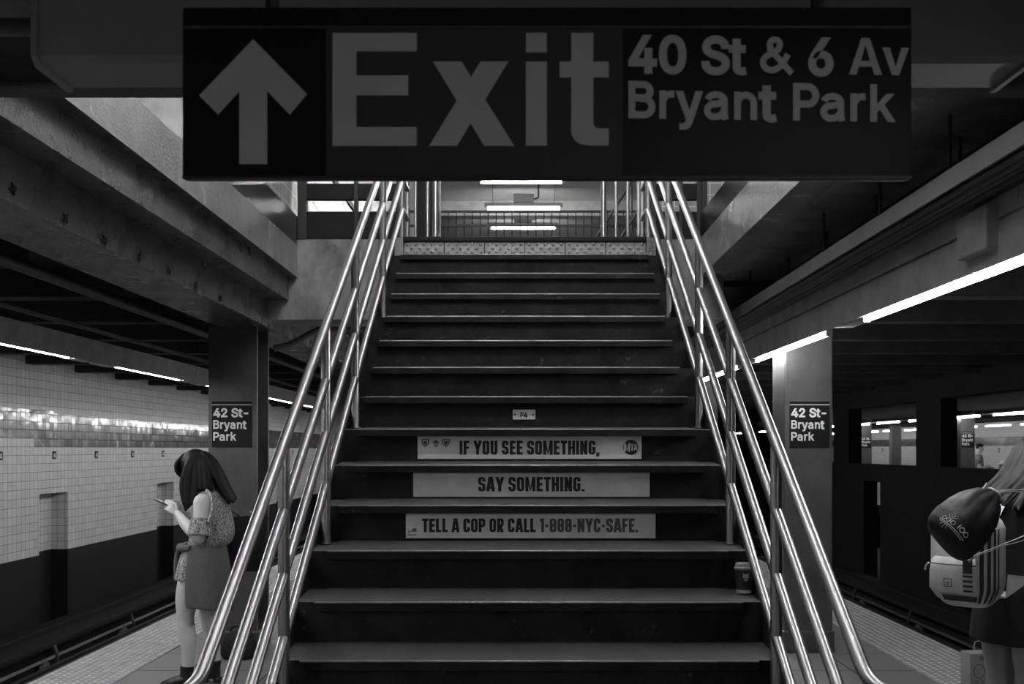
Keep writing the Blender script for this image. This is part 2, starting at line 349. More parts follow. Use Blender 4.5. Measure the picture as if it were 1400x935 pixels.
def stroke2d(pts, w, closed=False):
    """constant-width stroke in 2D -> quads"""
    P = [Vector(p) for p in pts]; N = len(P); Lr = []
    for i in range(N):
        a = P[i-1] if (i or closed) else None; c = P[(i+1) % N] if (i < N-1 or closed) else None
        n = []
        if a is not None and (P[i]-a).length > 1e-6: d = (P[i]-a).normalized(); n.append(Vector((-d.y, d.x)))
        if c is not None and (c-P[i]).length > 1e-6: d = (c-P[i]).normalized(); n.append(Vector((-d.y, d.x)))
        s = n[0] if len(n) == 1 else (n[0]+n[1])/max(.35, 1+n[0].dot(n[1]))
        Lr.append((P[i]+s*w/2, P[i]-s*w/2))
    vs = [tuple(q) for pr in Lr for q in pr]
    fs = [(2*i, 2*i+1, 2*((i+1) % N)+1, 2*((i+1) % N)) for i in range(N if closed else N-1)]
    return vs, fs
def solid2d(vs, fs, depth):
    """2D faces in x-z -> thin solid facing -y"""
    n = len(vs); V = [(x, -depth, z) for x, z in vs]+[(x, 0, z) for x, z in vs]; F = [tuple(f) for f in fs]
    cnt = {}
    for f in fs:
        for a, b in zip(f, list(f[1:])+[f[0]]): cnt[(min(a, b), max(a, b))] = cnt.get((min(a, b), max(a, b)), 0)+1
    F += [(a, b, b+n, a+n) for (a, b), c in cnt.items() if c == 1]
    return V, F
# extra round glyphs drawn as strokes (same weight as the lettering)
def _arc(cx, cy, rx, ry, a0, a1, n=10): return [(cx+rx*math.cos(math.radians(a0+(a1-a0)*k/n)), cy+ry*math.sin(math.radians(a0+(a1-a0)*k/n))) for k in range(n+1)]
def stroke_glyph(parts, w):
    vs, fs = [], []
    for pts, closed in parts:
        v, f = stroke2d(pts, w, closed); v, f = solid2d(v, f, .02); o = len(vs); vs += [(p[0], p[1]-.004*len(vs)/40, p[2]) for p in v]; fs += [[i+o for i in q] for q in f]
    return vs, fs
W_ = .135
_gc['B'] = stroke_glyph([([(.14, 0), (.14, .727)], False), ([(.1, .66), (.36, .66)]+_arc(.36, .53, .14, .13, 90, -90)+[(.1, .40)], False), ([(.3, .385), (.37, .385)]+_arc(.37, .226, .165, .16, 90, -90)+[(.1, .066)], False)], W_)
_gc['P'] = stroke_glyph([([(.14, 0), (.14, .727)], False), ([(.1, .66), (.36, .66)]+_arc(.36, .49, .16, .17, 90, -90)+[(.1, .32)], False)], W_)
_gc['&'] = stroke_glyph([([(.68, .0), (.24, .475)]+_arc(.335, .57, .105, .1, 215, -15), False), ([(.437, .55), (.40, .47), (.26, .385)]+_arc(.265, .215, .175, .155, 125, 300)+[(.49, .17), (.60, .38)], False)], W_*.9)
_gc['n'] = stroke_glyph([([(.135, 0), (.135, .545)], False), ([(.135, .30)]+_arc(.30, .325, .155, .155, 170, 0)+[(.455, 0)], False)], W_*.97)
_gc['r'] = stroke_glyph([([(.135, 0), (.135, .545)], False), ([(.135, .28)]+_arc(.31, .31, .17, .172, 170, 85)+[(.365, .484)], False)], W_*.97)
_gc['a'] = stroke_glyph([(_arc(.255, .36, .165, .122, 168, 0)+[(.42, .1), (.44, 0)], False), ([(.42, .325), (.27, .30)]+_arc(.205, .172, .125, .122, 88, 275)+[(.31, .06), (.42, .15)], False)], W_*.95)
def poly_glyph(*cs):
    v, f = polyfill(cs, .02); return v, f
_gc['v'] = poly_glyph([(0, .545), (.15, .545), (.27, .16), (.39, .545), (.54, .545), (.345, 0), (.195, 0)])
_gc['A'] = poly_glyph([(0, 0), (.25, .727), (.42, .727), (.67, 0), (.52, 0), (.468, .16), (.202, .16), (.15, 0)], [(.335, .59), (.24, .275), (.43, .275)])
_gc['y'] = poly_glyph([(0, .545), (.15, .545), (.275, .17), (.39, .545), (.54, .545), (.34, -.05), (.305, -.13), (.25, -.185), (.18, -.205), (.07, -.205), (.07, -.088), (.14, -.088), (.185, -.065), (.205, -.01)])
_gc['k'] = poly_glyph([(.07, 0), (.07, .727), (.205, .727), (.205, .34), (.39, .545), (.55, .545), (.35, .33), (.57, 0), (.41, 0), (.26, .235), (.205, .175), (.205, 0)])
for ch_, w_ in (('B', 610), ('P', 590), ('&', 700), ('n', 580), ('r', 390), ('a', 540), ('v', 540), ('A', 680), ('y', 540), ('k', 560)): GL[ch_] = [w_, []]
def text_mb(mb, s, x0, z0, cap, width=None, y=0., m=0, track=0., tilt=0.):
    """grotesque lettering: cap height and total width in metres, on the plane y facing -y"""
    vs, fs = [], []; cx = 0.
    for ch in s:
        if ch == ' ': cx += .27; continue
        v, f = glyph_mesh(ch); o = len(vs); vs += [(p[0]+cx, p[1], p[2]) for p in v]; fs += [[i+o for i in q] for q in f]; cx += GL[ch][0]/1000+track
    lo = min(p[0] for p in vs); hi = max(p[0] for p in vs); kz = cap/.727; kx = width/(hi-lo) if width else kz
    tt = math.tan(tilt)
    mb.add([(x0+(p[0]-lo)*kx, y+(p[1]-.01)*.05, z0+p[2]*kz+tt*(p[0]-lo)*kx) for p in vs], fs, m); return mb
# condensed poster capitals
def condensed():
    s = .178; a = s/2; G = {}
    def rr(w, z0, z1): return fillet([(a, z0), (a, z1), (w-a, z1), (w-a, z0)], .11, True)
    def put(ch, w, *parts): G[ch] = (w, parts)
    w = .42; r = w-a; t = 1-a; f = lambda p: (fillet(p, .11), False)
    put('O', w, (rr(w, a, t), True)); put('C', w, f([(r, .64), (r, t), (a, t), (a, a), (r, a), (r, .36)]))
    put('G', w, f([(r, .68), (r, t), (a, t), (a, a), (r, a), (r, .47)]), ([(.22, .47), (w, .47)], False))
    put('S', w, f([(r, .68), (r, t), (a, t), (a, .54), (r, .46), (r, a), (a, a), (a, .32)]))
    put('U', w, f([(a, 1), (a, a), (r, a), (r, 1)]))
    e = .36
    put('E', e, ([(a, 0), (a, 1)], 0), ([(a, t), (e, t)], 0), ([(a, .5), (e-.03, .5)], 0), ([(a, a), (e, a)], 0))
    put('F', e, ([(a, 0), (a, 1)], 0), ([(a, t), (e, t)], 0), ([(a, .5), (e-.04, .5)], 0))
    put('L', e-.02, ([(a, 0), (a, 1)], 0), ([(a, a), (e-.02, a)], 0))
    put('I', s, ([(a, 0), (a, 1)], 0))
    put('T', .38, ([(.19, 0), (.19, 1)], 0), ([(0, t), (.38, t)], 0))
    put('H', w, ([(a, 0), (a, 1)], 0), ([(r, 0), (r, 1)], 0), ([(a, .5), (r, .5)], 0))
    put('N', .44, ([(a, 0), (a, 1)], 0), ([(.44-a, 0), (.44-a, 1)], 0), ([(.09, .96), (.35, .04)], 0))
    put('M', .58, ([(a, 0), (a, 1)], 0), ([(.58-a, 0), (.58-a, 1)], 0), ([(.1, .96), (.29, .12), (.48, .96)], 0))
    put('A', .46, ([(.06, 0), (.2, 1)], 0), ([(.26, 1), (.4, 0)], 0), ([(.1, .25), (.36, .25)], 0), ([(.16, .93), (.3, .93)], 0))
    put('Y', .46, ([(.06, 1), (.23, .4)], 0), ([(.4, 1), (.23, .4)], 0), ([(.23, .5), (.23, 0)], 0))
    put('R', w, ([(a, 0), (a, 1)], 0), f([(a, t), (r, t), (r, .48), (a, .48)]), ([(.2, .5), (r, 0)], 0))
    put('P', w, ([(a, 0), (a, 1)], 0), f([(a, t), (r, t), (r, .45), (a, .45)]))
    put('1', .26, ([(.18, 0), (.18, 1)], 0), ([(.0, .86), (.2, .92)], 0))
    put('8', w, (rr(w, a, .52), True), (rr(w, .5, t), True))
    put('-', .24, ([(.02, .46), (.22, .46)], 0)); put('.', .16, ([(.08, 0), (.08, .16)], 0)); put(',', .16, ([(.09, .16), (.09, 0), (.03, -.13)], 0))
    return G, s
CG, CS = condensed()
def cond_mb(mb, s, x0, z0, cap, width, y=0., m=0, m2=None, split=None):
    adv = []; cx = 0.
    for ch in s:
        adv.append(cx); cx += (.2 if ch == ' ' else CG[ch][0]+.065)
    k = width/(cx-.065); lay = 0
    for i, ch in enumerate(s):
        if ch == ' ': continue
        for pts, cl in CG[ch][1]:
            v, f = stroke2d(pts, CS, bool(cl)); v, f = solid2d(v, f, .0006); lay += 1
            mb.add([(x0+(p[0]+adv[i])*k, y+p[1]-.00012*(lay % 5), z0+p[2]*cap) for p in v], f, m if split is None or i < split else m2)
    return mb
# ================================================================== THE SETTING
XC = .035
Y0, Y1 = -9., 62.
struct('floor', MB().box(-3.36, 3.47, Y0, Y1, -.35, 0), 'concrete_floor')
struct('ground', MB().box(-7.2, 26, Y0, 80, -1.3, -1.1), 'track')
# plinth under the platform
struct('baseboard_left', MB().box(-3.1, -2.95, Y0, Y1, -1.1, -.35), 'wall_black')
struct('baseboard_right', MB().box(2.95, 3.1, Y0, Y1, -1.1, -.35), 'wall_black')
# --- left tiled wall with refuge niches
ZB, ZT, ZT2 = .1415, 1.63, 2.1
XW = -6.6
niche = [4.78+4.44*k for k in range(0, 13)]
wl = MB()
def quad(mb, a, b, c, d, m): mb.add([a, b, c, d], [(0, 1, 2, 3)], m)
ys = [Y0]
for n in niche: ys += [n, n+.87]
ys.append(Y1)
def yz(mb, x, y0, y1, z0, z1, m): quad(mb, (x, y0, z0), (x, y1, z0), (x, y1, z1), (x, y0, z1), m)
for i in range(len(ys)-1):
    a, b = ys[i], ys[i+1]; dpt = 0 if i % 2 == 0 else .24
    x = XW-dpt
    yz(wl, x, a, b, -1.15, ZB, 2); yz(wl, x, a, b, ZB, .98, 0)
    if dpt:
        for yy in (a, b):
            quad(wl, (XW, yy, -1.15), (x, yy, -1.15), (x, yy, ZB), (XW, yy, ZB), 2); quad(wl, (XW, yy, ZB), (x, yy, ZB), (x, yy, .98), (XW, yy, .98), 0)
        quad(wl, (XW, a, .98), (XW, b, .98), (x, b, .98), (x, a, .98), 2)
YS = 13.52      # the pale tiles stand one course higher before this point
zs = ZT+.1145
yz(wl, XW, Y0, YS, .98, zs, 0); yz(wl, XW, YS, Y1, .98, ZT, 0)
yz(wl, XW, Y0, YS, zs, ZT2, 1); yz(wl, XW, YS, Y1, ZT, ZT2, 1)
yz(wl, XW, Y0, 14.1, ZT2, ZT2+.04, 1); yz(wl, XW, 14.1, Y1, ZT2, ZT2+.04, 0)
yz(wl, XW, Y0, Y1, ZT2+.04, 3.1, 0)
o = wl.build('wall_left', ['tile_white', 'tile_band', 'wall_black'], None, fix=False); o['kind'] = 'structure'
struct('trim_1', MB().box(-6.6, -6.36, Y0, Y1, -1.1, -.80, ch=.02), 'dark_board')             # cable bench at the wall foot
# --- partition between the express tracks with openings
pr = MB(); XP0, XP1, SILL, HEAD = 6.8, 7.07, 1.31, 2.42
slots = [14.3+4.5*k for k in range(-3, 9)]
yy = [Y0]
for s_ in slots: yy += [s_, s_+.9]
yy.append(Y1)
for i in range(len(yy)-1):
    if i % 2 == 0: pr.box(XP0, XP1, yy[i], yy[i+1], -1.1, SILL)
    else: pr.box(XP0, XP1, yy[i], yy[i+1], .98, SILL)
for k in range(-4, 10):
    a = 16.1+4.5*k
    if a+1 > Y0: pr.box(XP0, XP1, max(Y0, a), a+1, SILL, HEAD)
pr.box(XP0, XP1, Y0, Y1, HEAD, 3.1)
struct('wall_right', pr, 'partition')
struct('trim_2', MB().box(6.5, 6.8, Y0, Y1, -1.1, -.85, ch=.02), 'dark_board')
# --- the far island platform and its tiled wall, seen through the openings
struct('floor_far', MB().box(10.3, 17.2, 5, 80, -.3, 0), 'concrete_floor')
XF = 20.4
wf = MB()
for z0, z1, m in ((-1.1, .1415, 2), (.1415, 1.75, 0), (1.75, 2.13, 1), (2.13, 2.75, 0), (2.75, 3.1, 2)): yz(wf, XF, 15, 80, z0, z1, m)
for z0, z1, m in ((-1.1, .14, 2), (.14, 3.1, 0)): quad(wf, (7.07, 80, z0), (XF, 80, z0), (XF, 80, z1), (7.07, 80, z1), 2)
o = wf.build('wall_far', ['tile_white', 'tile_band', 'wall_black'], None, fix=False); o['kind'] = 'structure'
struct('wall_back', MB().box(-7, 7, Y1, Y1+.2, -1.1, 3.1), 'wall_black')
struct('wall_behind', MB().box(-7, 7, Y0-.2, Y0, -1.1, 3.1), 'wall_black')
# --- ceilings around the stair opening
YE = 7.83
struct('ceiling_left', MB().box(-6.95, -2.38, Y0, Y1, 2.95, 3.2), 'soot')
struct('ceiling_right', MB().box(1.6, 7.1, 2.9, Y1, 3.0, 3.2), 'ceiling')
struct('ceiling_far', MB().box(7.07, XF+.1, 5, 80, 2.95, 3.2), 'soot_dark')
struct('ceiling_front', MB().box(-2.38, 7.1, Y0, 2.914, 2.85, 3.2), 'ceiling')
struct('ceiling_back', MB().box(-2.38, 1.6, 8.25, Y1, 2.92, 3.05), 'soot')
struct('beam_front', MB().box(-2.3, 3.6, 2.914, 3.016, 2.66, 3.25, ch=.012), 'beam_dark')
# stepped concrete edge of the opening (left) carried by the girder over the columns
lp = [(-1.75, 3.2), (-1.75, 2.95), (-1.82, 2.95), (-1.82, 2.77), (-1.99, 2.77), (-1.99, 2.565), (-2.38, 2.565), (-2.38, 3.2)]
b_ = MB().prism(lp, 'y', 3.016, YE)
for i, f in enumerate(b_.f): pass
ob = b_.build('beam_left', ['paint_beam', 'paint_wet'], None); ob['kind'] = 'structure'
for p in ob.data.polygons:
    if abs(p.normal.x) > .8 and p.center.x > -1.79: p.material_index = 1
struct('beam_left_rear', MB().box(-2.38, -1.99, YE, Y1, 2.565, 2.95), 'paint_beam')
struct('beam_left_front', MB().box(-2.38, -1.99, Y0, 3.016, 2.565, 2.86), 'paint_beam')
struct('beam_right', MB().prism([(1.41, 3.25), (1.41, 2.95), (1.6, 2.95), (1.6, 3.25)], 'y', 3.016, YE), 'paint_wet')
struct('beam_right_rear', MB().box(2.12, 2.45, Y0, Y1, 2.6, 3.0), 'soot')
be = MB().box(-1.99, -.87, YE, YE+.45, 2.62, 3.25).box(.94, 1.6, YE, YE+.45, 2.62, 3.25).box(-.87, .94, YE, YE+.45, 2.55, 2.93)
struct('beam_end', be, 'concrete_wall')
struct('trim_3', MB().box(-1.80, -1.752, 3.016, 16, 3.2, 3.43), 'fascia')               # dark skirting below the mezzanine tiles
struct('wall_mezzanine_left', MB().box(-1.98, -1.775, 3.016, 16, 3.43, 6.1), M_TILE_MEZZ := mat_tile('mezzanine_tile', .4, .32, mortar=.8, rough=.3, tilt=.05, z_off=.045, mort=.005))
struct('trim_4', MB().box(-1.774, -1.76, 3.016, 12, 4.13, 4.19), 'black_panel')
struct('floor_mezzanine', MB().box(-.87, .94, 6.86, 8.28, 2.93, 3.05).box(-2, 5, 8.28, 25, 2.95, 3.05), 'mezz_floor')
struct('wall_mezzanine_back', MB().box(-2, 5, 24.5, 24.7, 3.05, 6.1), 'plaster')
struct('wall_mezzanine_right', MB().box(4.6, 4.8, 3.0, 24.5, 3.2, 6.1), 'plaster')
struct('wall_mezzanine_front', MB().box(-2, 4.8, 2.7, 2.9, 3.2, 6.1), 'bounce_plaster')
struct('ceiling_mezzanine', MB().box(-2, 4.8, 2.7, 24.7, 6.1, 6.25), 'bounce_plaster')
for y in (11.5, 14.3, 18.0, 21.5):
    struct('beam_mezzanine', MB().box(-1.98, 4.6, y, y+.3, 5.82, 6.1, ch=.02), 'beam_grey')
struct('wall_mezzanine_niche', MB().box(-2.1, -1.45, 16, 16.25, 3.05, 6.1), 'plaster')
# pale tiled wall of the ticket hall, right of the stairs behind the opening
struct('wall_mezzanine_hall', MB().box(1.3, 4.6, 9.6, 9.75, 3.72, 6.1), M_TILE_MEZZ)
struct('trim_5', MB().box(1.3, 4.6, 9.57, 9.75, 3.05, 3.72), 'black_panel')
# transverse girders over both trackways, one every 1.46 m
for k in range(-9, 26):
    y = 13.29+1.46*k
    struct('ceiling_beam', MB().box(-6.62, -3.05, y, y+.2, 2.74, 2.96), 'soot')
    struct('ceiling_beam', MB().box(2.5, 6.82, y-.02, y+.16, 2.74, 3.01), 'soot')
# grey light-carrying channels along both sides
struct('trim_6', MB().prism([(-3.42, 2.29), (-3.405, 2.29), (-3.405, 2.345), (-3.215, 2.345), (-3.215, 2.255), (-3.2, 2.255), (-3.2, 2.42), (-3.42, 2.42)], 'y', Y0, 45), 'trough')
struct('trim_7', MB().prism([(1.95, 2.357), (1.958, 2.357), (1.958, 2.40), (2.07, 2.40), (2.07, 2.80), (1.99, 2.80), (1.99, 2.66), (1.95, 2.66), (1.95, 2.545), (1.97, 2.545), (1.97, 2.53), (1.95, 2.53)], 'y', Y0, 45), 'beam_grey')

# ================================================================== WARNING STRIPS, TRACK, TILE NUMBERS
def warning_strip(x0, x1, label):
    r = thing('tactile_warning_strip', label, 'tactile strip', (0, 0, 0))
    MB().box(x0, x1, Y0, Y1, .0, .006).build('strip_base', 'strip_base', r)
    mb = MB(); n = 10; dx = (x1-x0)/n
    for i in range(n):
        x = x0+dx*(i+.5)
        for j in range(250):
            y = 5.6+.061*j
            sg = 8 if y < 12 else 6
            a = [(x+.0165*math.cos(2*PI*k/sg), y+.0165*math.sin(2*PI*k/sg), .006) for k in range(sg)]
            b = [(x+.011*math.cos(2*PI*k/sg), y+.011*math.sin(2*PI*k/sg), .012) for k in range(sg)]
            o = len(mb.v); mb.v += a+b; mb.f.append([o+sg+k for k in range(sg)]); mb.mi.append(0)
            for k in range(sg): mb.f.append([o+k, o+(k+1) % sg, o+sg+(k+1) % sg, o+sg+k]); mb.mi.append(0)
    q = mb.build('studs', 'strip', r, fix=False); q['kind'] = 'stuff'
    return r
warning_strip(-3.35, -2.77, 'pale studded warning strip along the platform edge beside the tiled wall')
warning_strip(2.86, 3.46, 'pale studded warning strip along the platform edge beside the dark partition')
def rub_board(x0, x1, label):
    return tag(MB().box(x0, x1, Y0, Y1, -.13, -.02, ch=.008).build('rub_board', 'dark_board'), label, 'rubbing board')
rub_board(-3.44, -3.36, 'dark rubbing board on the platform edge facing the tiled wall')
rub_board(3.47, 3.55, 'dark rubbing board on the platform edge facing the dark partition')
def rail_prof(x): return [(x-.07, -1.1), (x+.07, -1.1), (x+.07, -1.085), (x+.012, -1.07), (x+.012, -.99), (x+.036, -.98), (x+.036, -.945), (x-.036, -.945), (x-.036, -.98), (x-.012, -.99), (x-.012, -1.07), (x-.07, -1.085)]
for x, lab in ((-4.05, 'steel running rail of the tiled-wall track, next to the platform'), (-5.5, 'steel running rail of the tiled-wall track, next to the third rail'),
               (4.15, 'steel running rail of the partition track, next to the platform'), (5.6, 'steel running rail of the partition track, next to the third rail')):
    tag(MB().prism(rail_prof(x), 'y', Y0, Y1).build('running_rail', 'rail_steel'), lab, 'rail', 'running rails')
def third_rail(x, sgn, label, y_start):
    r = thing('third_rail', label, 'third rail', (0, 0, 0))
    MB().prism([(x-.05, -1.0), (x+.05, -1.0), (x+.02, -.97), (x+.04, -.9), (x-.04, -.9), (x-.02, -.97)], 'y', Y0, Y1).build('conductor_rail', 'rail_steel', r)
    MB().box(x-.16, x+.16, Y0, Y1, -.80, -.74, ch=.01).build('cover_board', 'dark_board', r)
    p = None
    for k in range(14):
        y = y_start+2.4*k
        if p is None:
            m = MB().tube([(0, 0, -1.1), (0, 0, -.99)], [.1, .06], 10).tube([(sgn*.17, 0, -1.1), (sgn*.185, 0, -.95), (sgn*.14, 0, -.79)], .022, 8)
            p = m.build('insulator_bracket', 'pipe_dark', r); p.location = (x, y, 0)
        else:
            c = p.copy(); COL.objects.link(c); c.parent = r; c.location = (x, y, 0)
third_rail(-5.85, 1, 'covered third rail on insulators beside the tiled wall', 5.0)
third_rail(5.95, -1, 'covered third rail on insulators beside the dark partition', 5.2)
plq = None
PLQ = [12.63-1.44*2, 12.63-1.44, 12.63, 14.1, 15.5, 16.95, 18.4, 19.9]
WORD = ['first', 'second', 'third', 'fourth', 'fifth', 'sixth', 'seventh', 'eighth']
def plaque(loc, rz, label, group):
    global plq
    if plq is None:
        r = thing('number_plaque', label, 'number plaque', loc, rz, group)
        MB().box(-.055, .055, -.004, .004, -.055, .055, ch=.0015).build('plaque_tile', 'sign_black', r)
        text_mb(MB(), '42', -.033, -.029, .058, .066, y=-.0045).build('lettering', 'sign_letter', r)
        plq = r; return r
    c = copy_tree(plq); c.location = loc; c.rotation_euler = (0, 0, rz); c['label'] = label; c['group'] = group; return c
for k, y in enumerate(PLQ[2:]):
    lab = ['black 42 tile on the wall at the picture edge, before the first niche', 'black 42 tile on the tiled wall directly above the niche nearest the camera', 'black 42 tile just past the near niche',
           'black 42 tile midway between the two niches', 'black 42 tile above the niche by the phone', "black 42 tile just above the woman's dark hair"][k]
    plaque((XW+.005, y, 1.515), PI/2, lab, 'forty-two tiles on the platform wall')
for y, lab in ((22.6, 'black 42 tile on the tiled wall hidden partly by the sign column'), (28.9, 'black 42 tile glimpsed between the handrail bars'), (30.4, 'black 42 tile glimpsed behind the handrail, further along')):
    plaque((XW+.005, y, 1.515), PI/2, lab, 'forty-two tiles on the platform wall')
for y, lab in ((41.2, 'small 42 tile on the far wall above the waste bin'), (42.4, 'small 42 tile on the far wall beside the standing man'), (47.7, 'small 42 tile on the far wall between window post and sign column'),
               (56., 'small 42 tile on the far wall through the distant opening')):
    c = plaque((XF-.006, y, 1.56), -PI/2, lab, 'forty-two tiles on the far wall'); c.scale = (1.6, 1.6, 1.6)

# ================================================================== FLUORESCENT LIGHTS
def tube_light(label, ln, em, loc, rz=0, group=None, pan=.06, wide=.15, zp=.03, name='fluorescent_light'):
    """open tube below a white pan, its length along local y"""
    r = thing(name, label, 'fluorescent light', loc, rz, group)
    MB().box(-pan/2, pan/2, -ln/2-.02, ln/2+.02, .03, .044, ch=.004).build('pan', 'housing_white', r)
    for s in (-1, 1):
        y0, y1 = sorted((s*(ln/2+.02), s*(ln/2+.34)))
        MB().box(-.045, wide, y0, y1, zp, zp+.014, ch=.004).build('end_plate', 'housing_white', r)
    MB().tube([(0, -ln/2, 0), (0, ln/2, 0)], .019, 10).build('tube', em, r, smooth=True)
    for s in (-1, 1): MB().box(-.02, .02, s*(ln/2+.012)-.012, s*(ln/2+.012)+.012, -.022, .04, ch=.003).build('lamp_holder', 'housing_white', r)
    return r
def like(src, loc, label, group=None, rz=None):
    c = copy_tree(src); c.location = loc; c['label'] = label
    if group: c['group'] = group
    if rz is not None: c.rotation_euler = (0, 0, rz)
    return c
# right-hand row, hung below the grey channel
first = None
for k in (-4, -3, -2, 0, 1, 2, 3, 4, 5, 6, 7):
    y = 4.775+2.64*k
    lab = {0: 'bright fluorescent tube at the picture edge under the grey channel', 1: 'bright fluorescent tube passing in front of the sign column by the backpack', 2: 'short bright fluorescent tube seen between the handrail bars'}.get(k, 'lit tube under the grey channel, %s' % ('added behind the camera for its light' if k < 0 else 'further along past the stairs'))  # tubes behind the camera are unseen, added to set the light level
    if first is None: first = tube_light(lab, 1.92, E_RIGHT, (2.0, y, 2.355), 0, 'lights under the grey channel')
    else: like(first, (2.0, y, 2.353), lab, 'lights under the grey channel')
first = None
for k in range(-4, 12):
    y = 6.5+2.36*k
    lab = {0: 'thin lit tube at the picture edge over the tiled-wall track', 1: 'thin lit tube beside the sign column, over the tiled-wall track', 3: 'thin lit tube just right of the sign column by the woman'}.get(k, 'lit tube over the tiled-wall track, %s' % ('added behind the camera for its light' if k < 0 else 'out of sight behind column and handrail' if k == 2 else 'far along the platform'))  # row carried on out of view, those tubes added for their light
    if first is None: first = tube_light(lab, 1.55, E_LEFT, (-3.31, y, 2.285), 0, 'lights over the tiled-wall track', pan=.06, wide=.1, zp=-.022)
    else: like(first, (-3.31, y, 2.285), lab, 'lights over the tiled-wall track')
first = None
for row, x, z in (('near', 11.4, 2.42), ('rear', 17.3, 2.45)):
    for k in range(16):
        y = 23.0+2.6*k
        lab = 'lit tube over the far platform, in the row closer to the %s' % ('partition' if row == 'near' else 'far tiled wall')
        if first is None: first = tube_light(lab, 1.9, E_FAR, (x, y, z), 0, 'far platform lights, '+row+' row', pan=.22)
        else: like(first, (x, y, z), lab, 'far platform lights, '+row+' row')
# mezzanine: tubes hung across the passage above the stairs
def mezz_light(y, label, zl, x=.06):
    r = thing('hanging_light', label, 'hanging light', (x, y, zl), 0, 'lights hanging over the mezzanine')
    MB().box(-.66, .66, -.05, .05, .03, .09, ch=.008).build('housing', 'housing', r)
    MB().tube([(-.6, 0, 0), (.6, 0, 0)], .022, 10).build('tube', E_MEZZ, r, smooth=True)
    for s in (-1, 1):
        MB().box(s*.62-.015, s*.62+.015, -.02, .02, -.03, .04, ch=.003).build('lamp_holder', 'housing_white', r)
        MB().tube([(s*.52, 0, .08), (s*.52, 0, 6.1-zl)], .006, 6).build('hanger_rod', 'black_metal', r)
    MB().box(-.17, .17, -.06, .06, .09, .24, ch=.01).build('ballast_box', 'housing', r)
    MB().tube([(.17, 0, .16), (.24, 0, .18), (.25, 0, .22), (.25, 0, 6.1-zl)], .014, 8, smooth=3).build('conduit', 'pipe_dark', r)
    return r
mz = mezz_light(16.8, 'lit tube hanging mid passage with its ballast box, above the picket fence', 5.66)
mezz_light(19.0, 'lit tube hanging lowest in view, behind the picket fence bars', 5.82)
mezz_light(15.0, 'lit tube just under the edge of the exit sign', 5.625, .02)
mz = None
for x_ in (-1.0, .95): mezz_light(3.75, 'unseen tube added to brighten the stair foot behind the exit sign, on the %s side' % ('phone-woman' if x_ < 0 else 'coffee-cup'), 5.0, x_)  # unseen pair added to brighten the notices and risers
for y in (3.6, 5.4, 7.4, 9.4, 11.4): mz = like(mz, (.02, y, 5.3), 'unseen tube added for light above the stairs, behind the exit sign') if mz else mezz_light(y, 'unseen tube added for light above the stairs, behind the exit sign', 5.3, .02)  # unseen tubes over the stairs, added to bring up the light there
# unlit lamp housing slung across in front of the beam
lh = thing('lamp_housing', 'long unlit lamp housing slung across behind the exit sign', 'lamp housing', (0, 0, 0))
MB().prism([(2.4, 2.69), (2.4, 2.55), (2.415, 2.535), (2.575, 2.535), (2.575, 2.69)], 'x', -1.16, 1.22).build('body', 'housing', lh)
for x in (-1.175, 1.22): MB().prism([(2.39, 2.70), (2.39, 2.545), (2.41, 2.525), (2.585, 2.525), (2.585, 2.70)], 'x', x, x+.015).build('end_cap', 'housing', lh)
for x in (-.9, .95): MB().tube([(x, 2.49, 2.68), (x, 2.49, 2.848)], .012, 8).build('stem', 'pipe_dark', lh)
MB().tube([(-1.98, 2.5, 2.66), (-1.17, 2.5, 2.66)], .022, 10).build('conduit', 'pipe_dark', lh, smooth=True)

# ================================================================== COLUMNS WITH STATION SIGNS
def column(x, y, label, top=2.565, w_=.19, group='station columns', boxed=True):
    r = thing('station_column', label, 'column', (x, y, 0), 0, group); r['kind'] = 'thing'
    if boxed: MB().box(-w_, w_, 0, 2*w_, .16, top, ch=.012).build('shaft', 'column', r)
    else: MB().prism([(-w_, 0), (w_, 0), (w_, .035), (.02, .05), (.02, 2*w_-.05), (w_, 2*w_-.035), (w_, 2*w_), (-w_, 2*w_), (-w_, 2*w_-.035), (-.02, 2*w_-.05), (-.02, .05), (-w_, .035)], 'z', .16, top).build('shaft', 'column', r)
    MB().box(-w_-.012, w_+.012, -.012, 2*w_+.012, 0, .17, ch=.01).build('plinth', 'column', r)
    return r
cl = column(-2.26, 7.83, 'dark square column behind the woman looking at her phone', boxed=False)
cr = column(2.27, 7.83, 'square column by the backpack, its one side brightly lit', top=2.6)
for k in range(1, 6):
    y = 7.83+4.57*k
    if k < 3: like(cl, (-2.26, y, 0), 'column %s behind the handrail on the tiled-wall side' % ('first' if k == 1 else 'second'))
    if k < 3: like(cr, (2.27, y+(.28 if k == 2 else 0), 0), 'column %s behind the handrail on the partition side' % ('first' if k == 1 else 'second'))
def station_sign(x, y, label, group):
    r = thing('station_sign', label, 'station sign', (x, y, 0), 0, group)
    MB().box(-.157, .157, -.008, .0, 1.615, 1.975, ch=.002).build('panel', 'sign_black', r)
    m = MB(); text_mb(m, '42 St-', -.145, 1.866-.012, .068, .275, y=-.0085); text_mb(m, 'Bryant', -.145, 1.772-.012, .068, .262, y=-.0085); text_mb(m, 'Park', -.145, 1.678-.012, .068, .182, y=-.0085)
    m.box(-.157, .157, -.0092, -.008, 1.946, 1.951); m.build('lettering', 'sign_letter', r); return r
s1 = station_sign(2.275, 7.83, 'black 42 St-Bryant Park sign on the column by the backpack', 'station name signs')
like(s1, (-2.265, 7.83, 0), "black 42 St-Bryant Park sign on the column above the woman's head", 'station name signs')
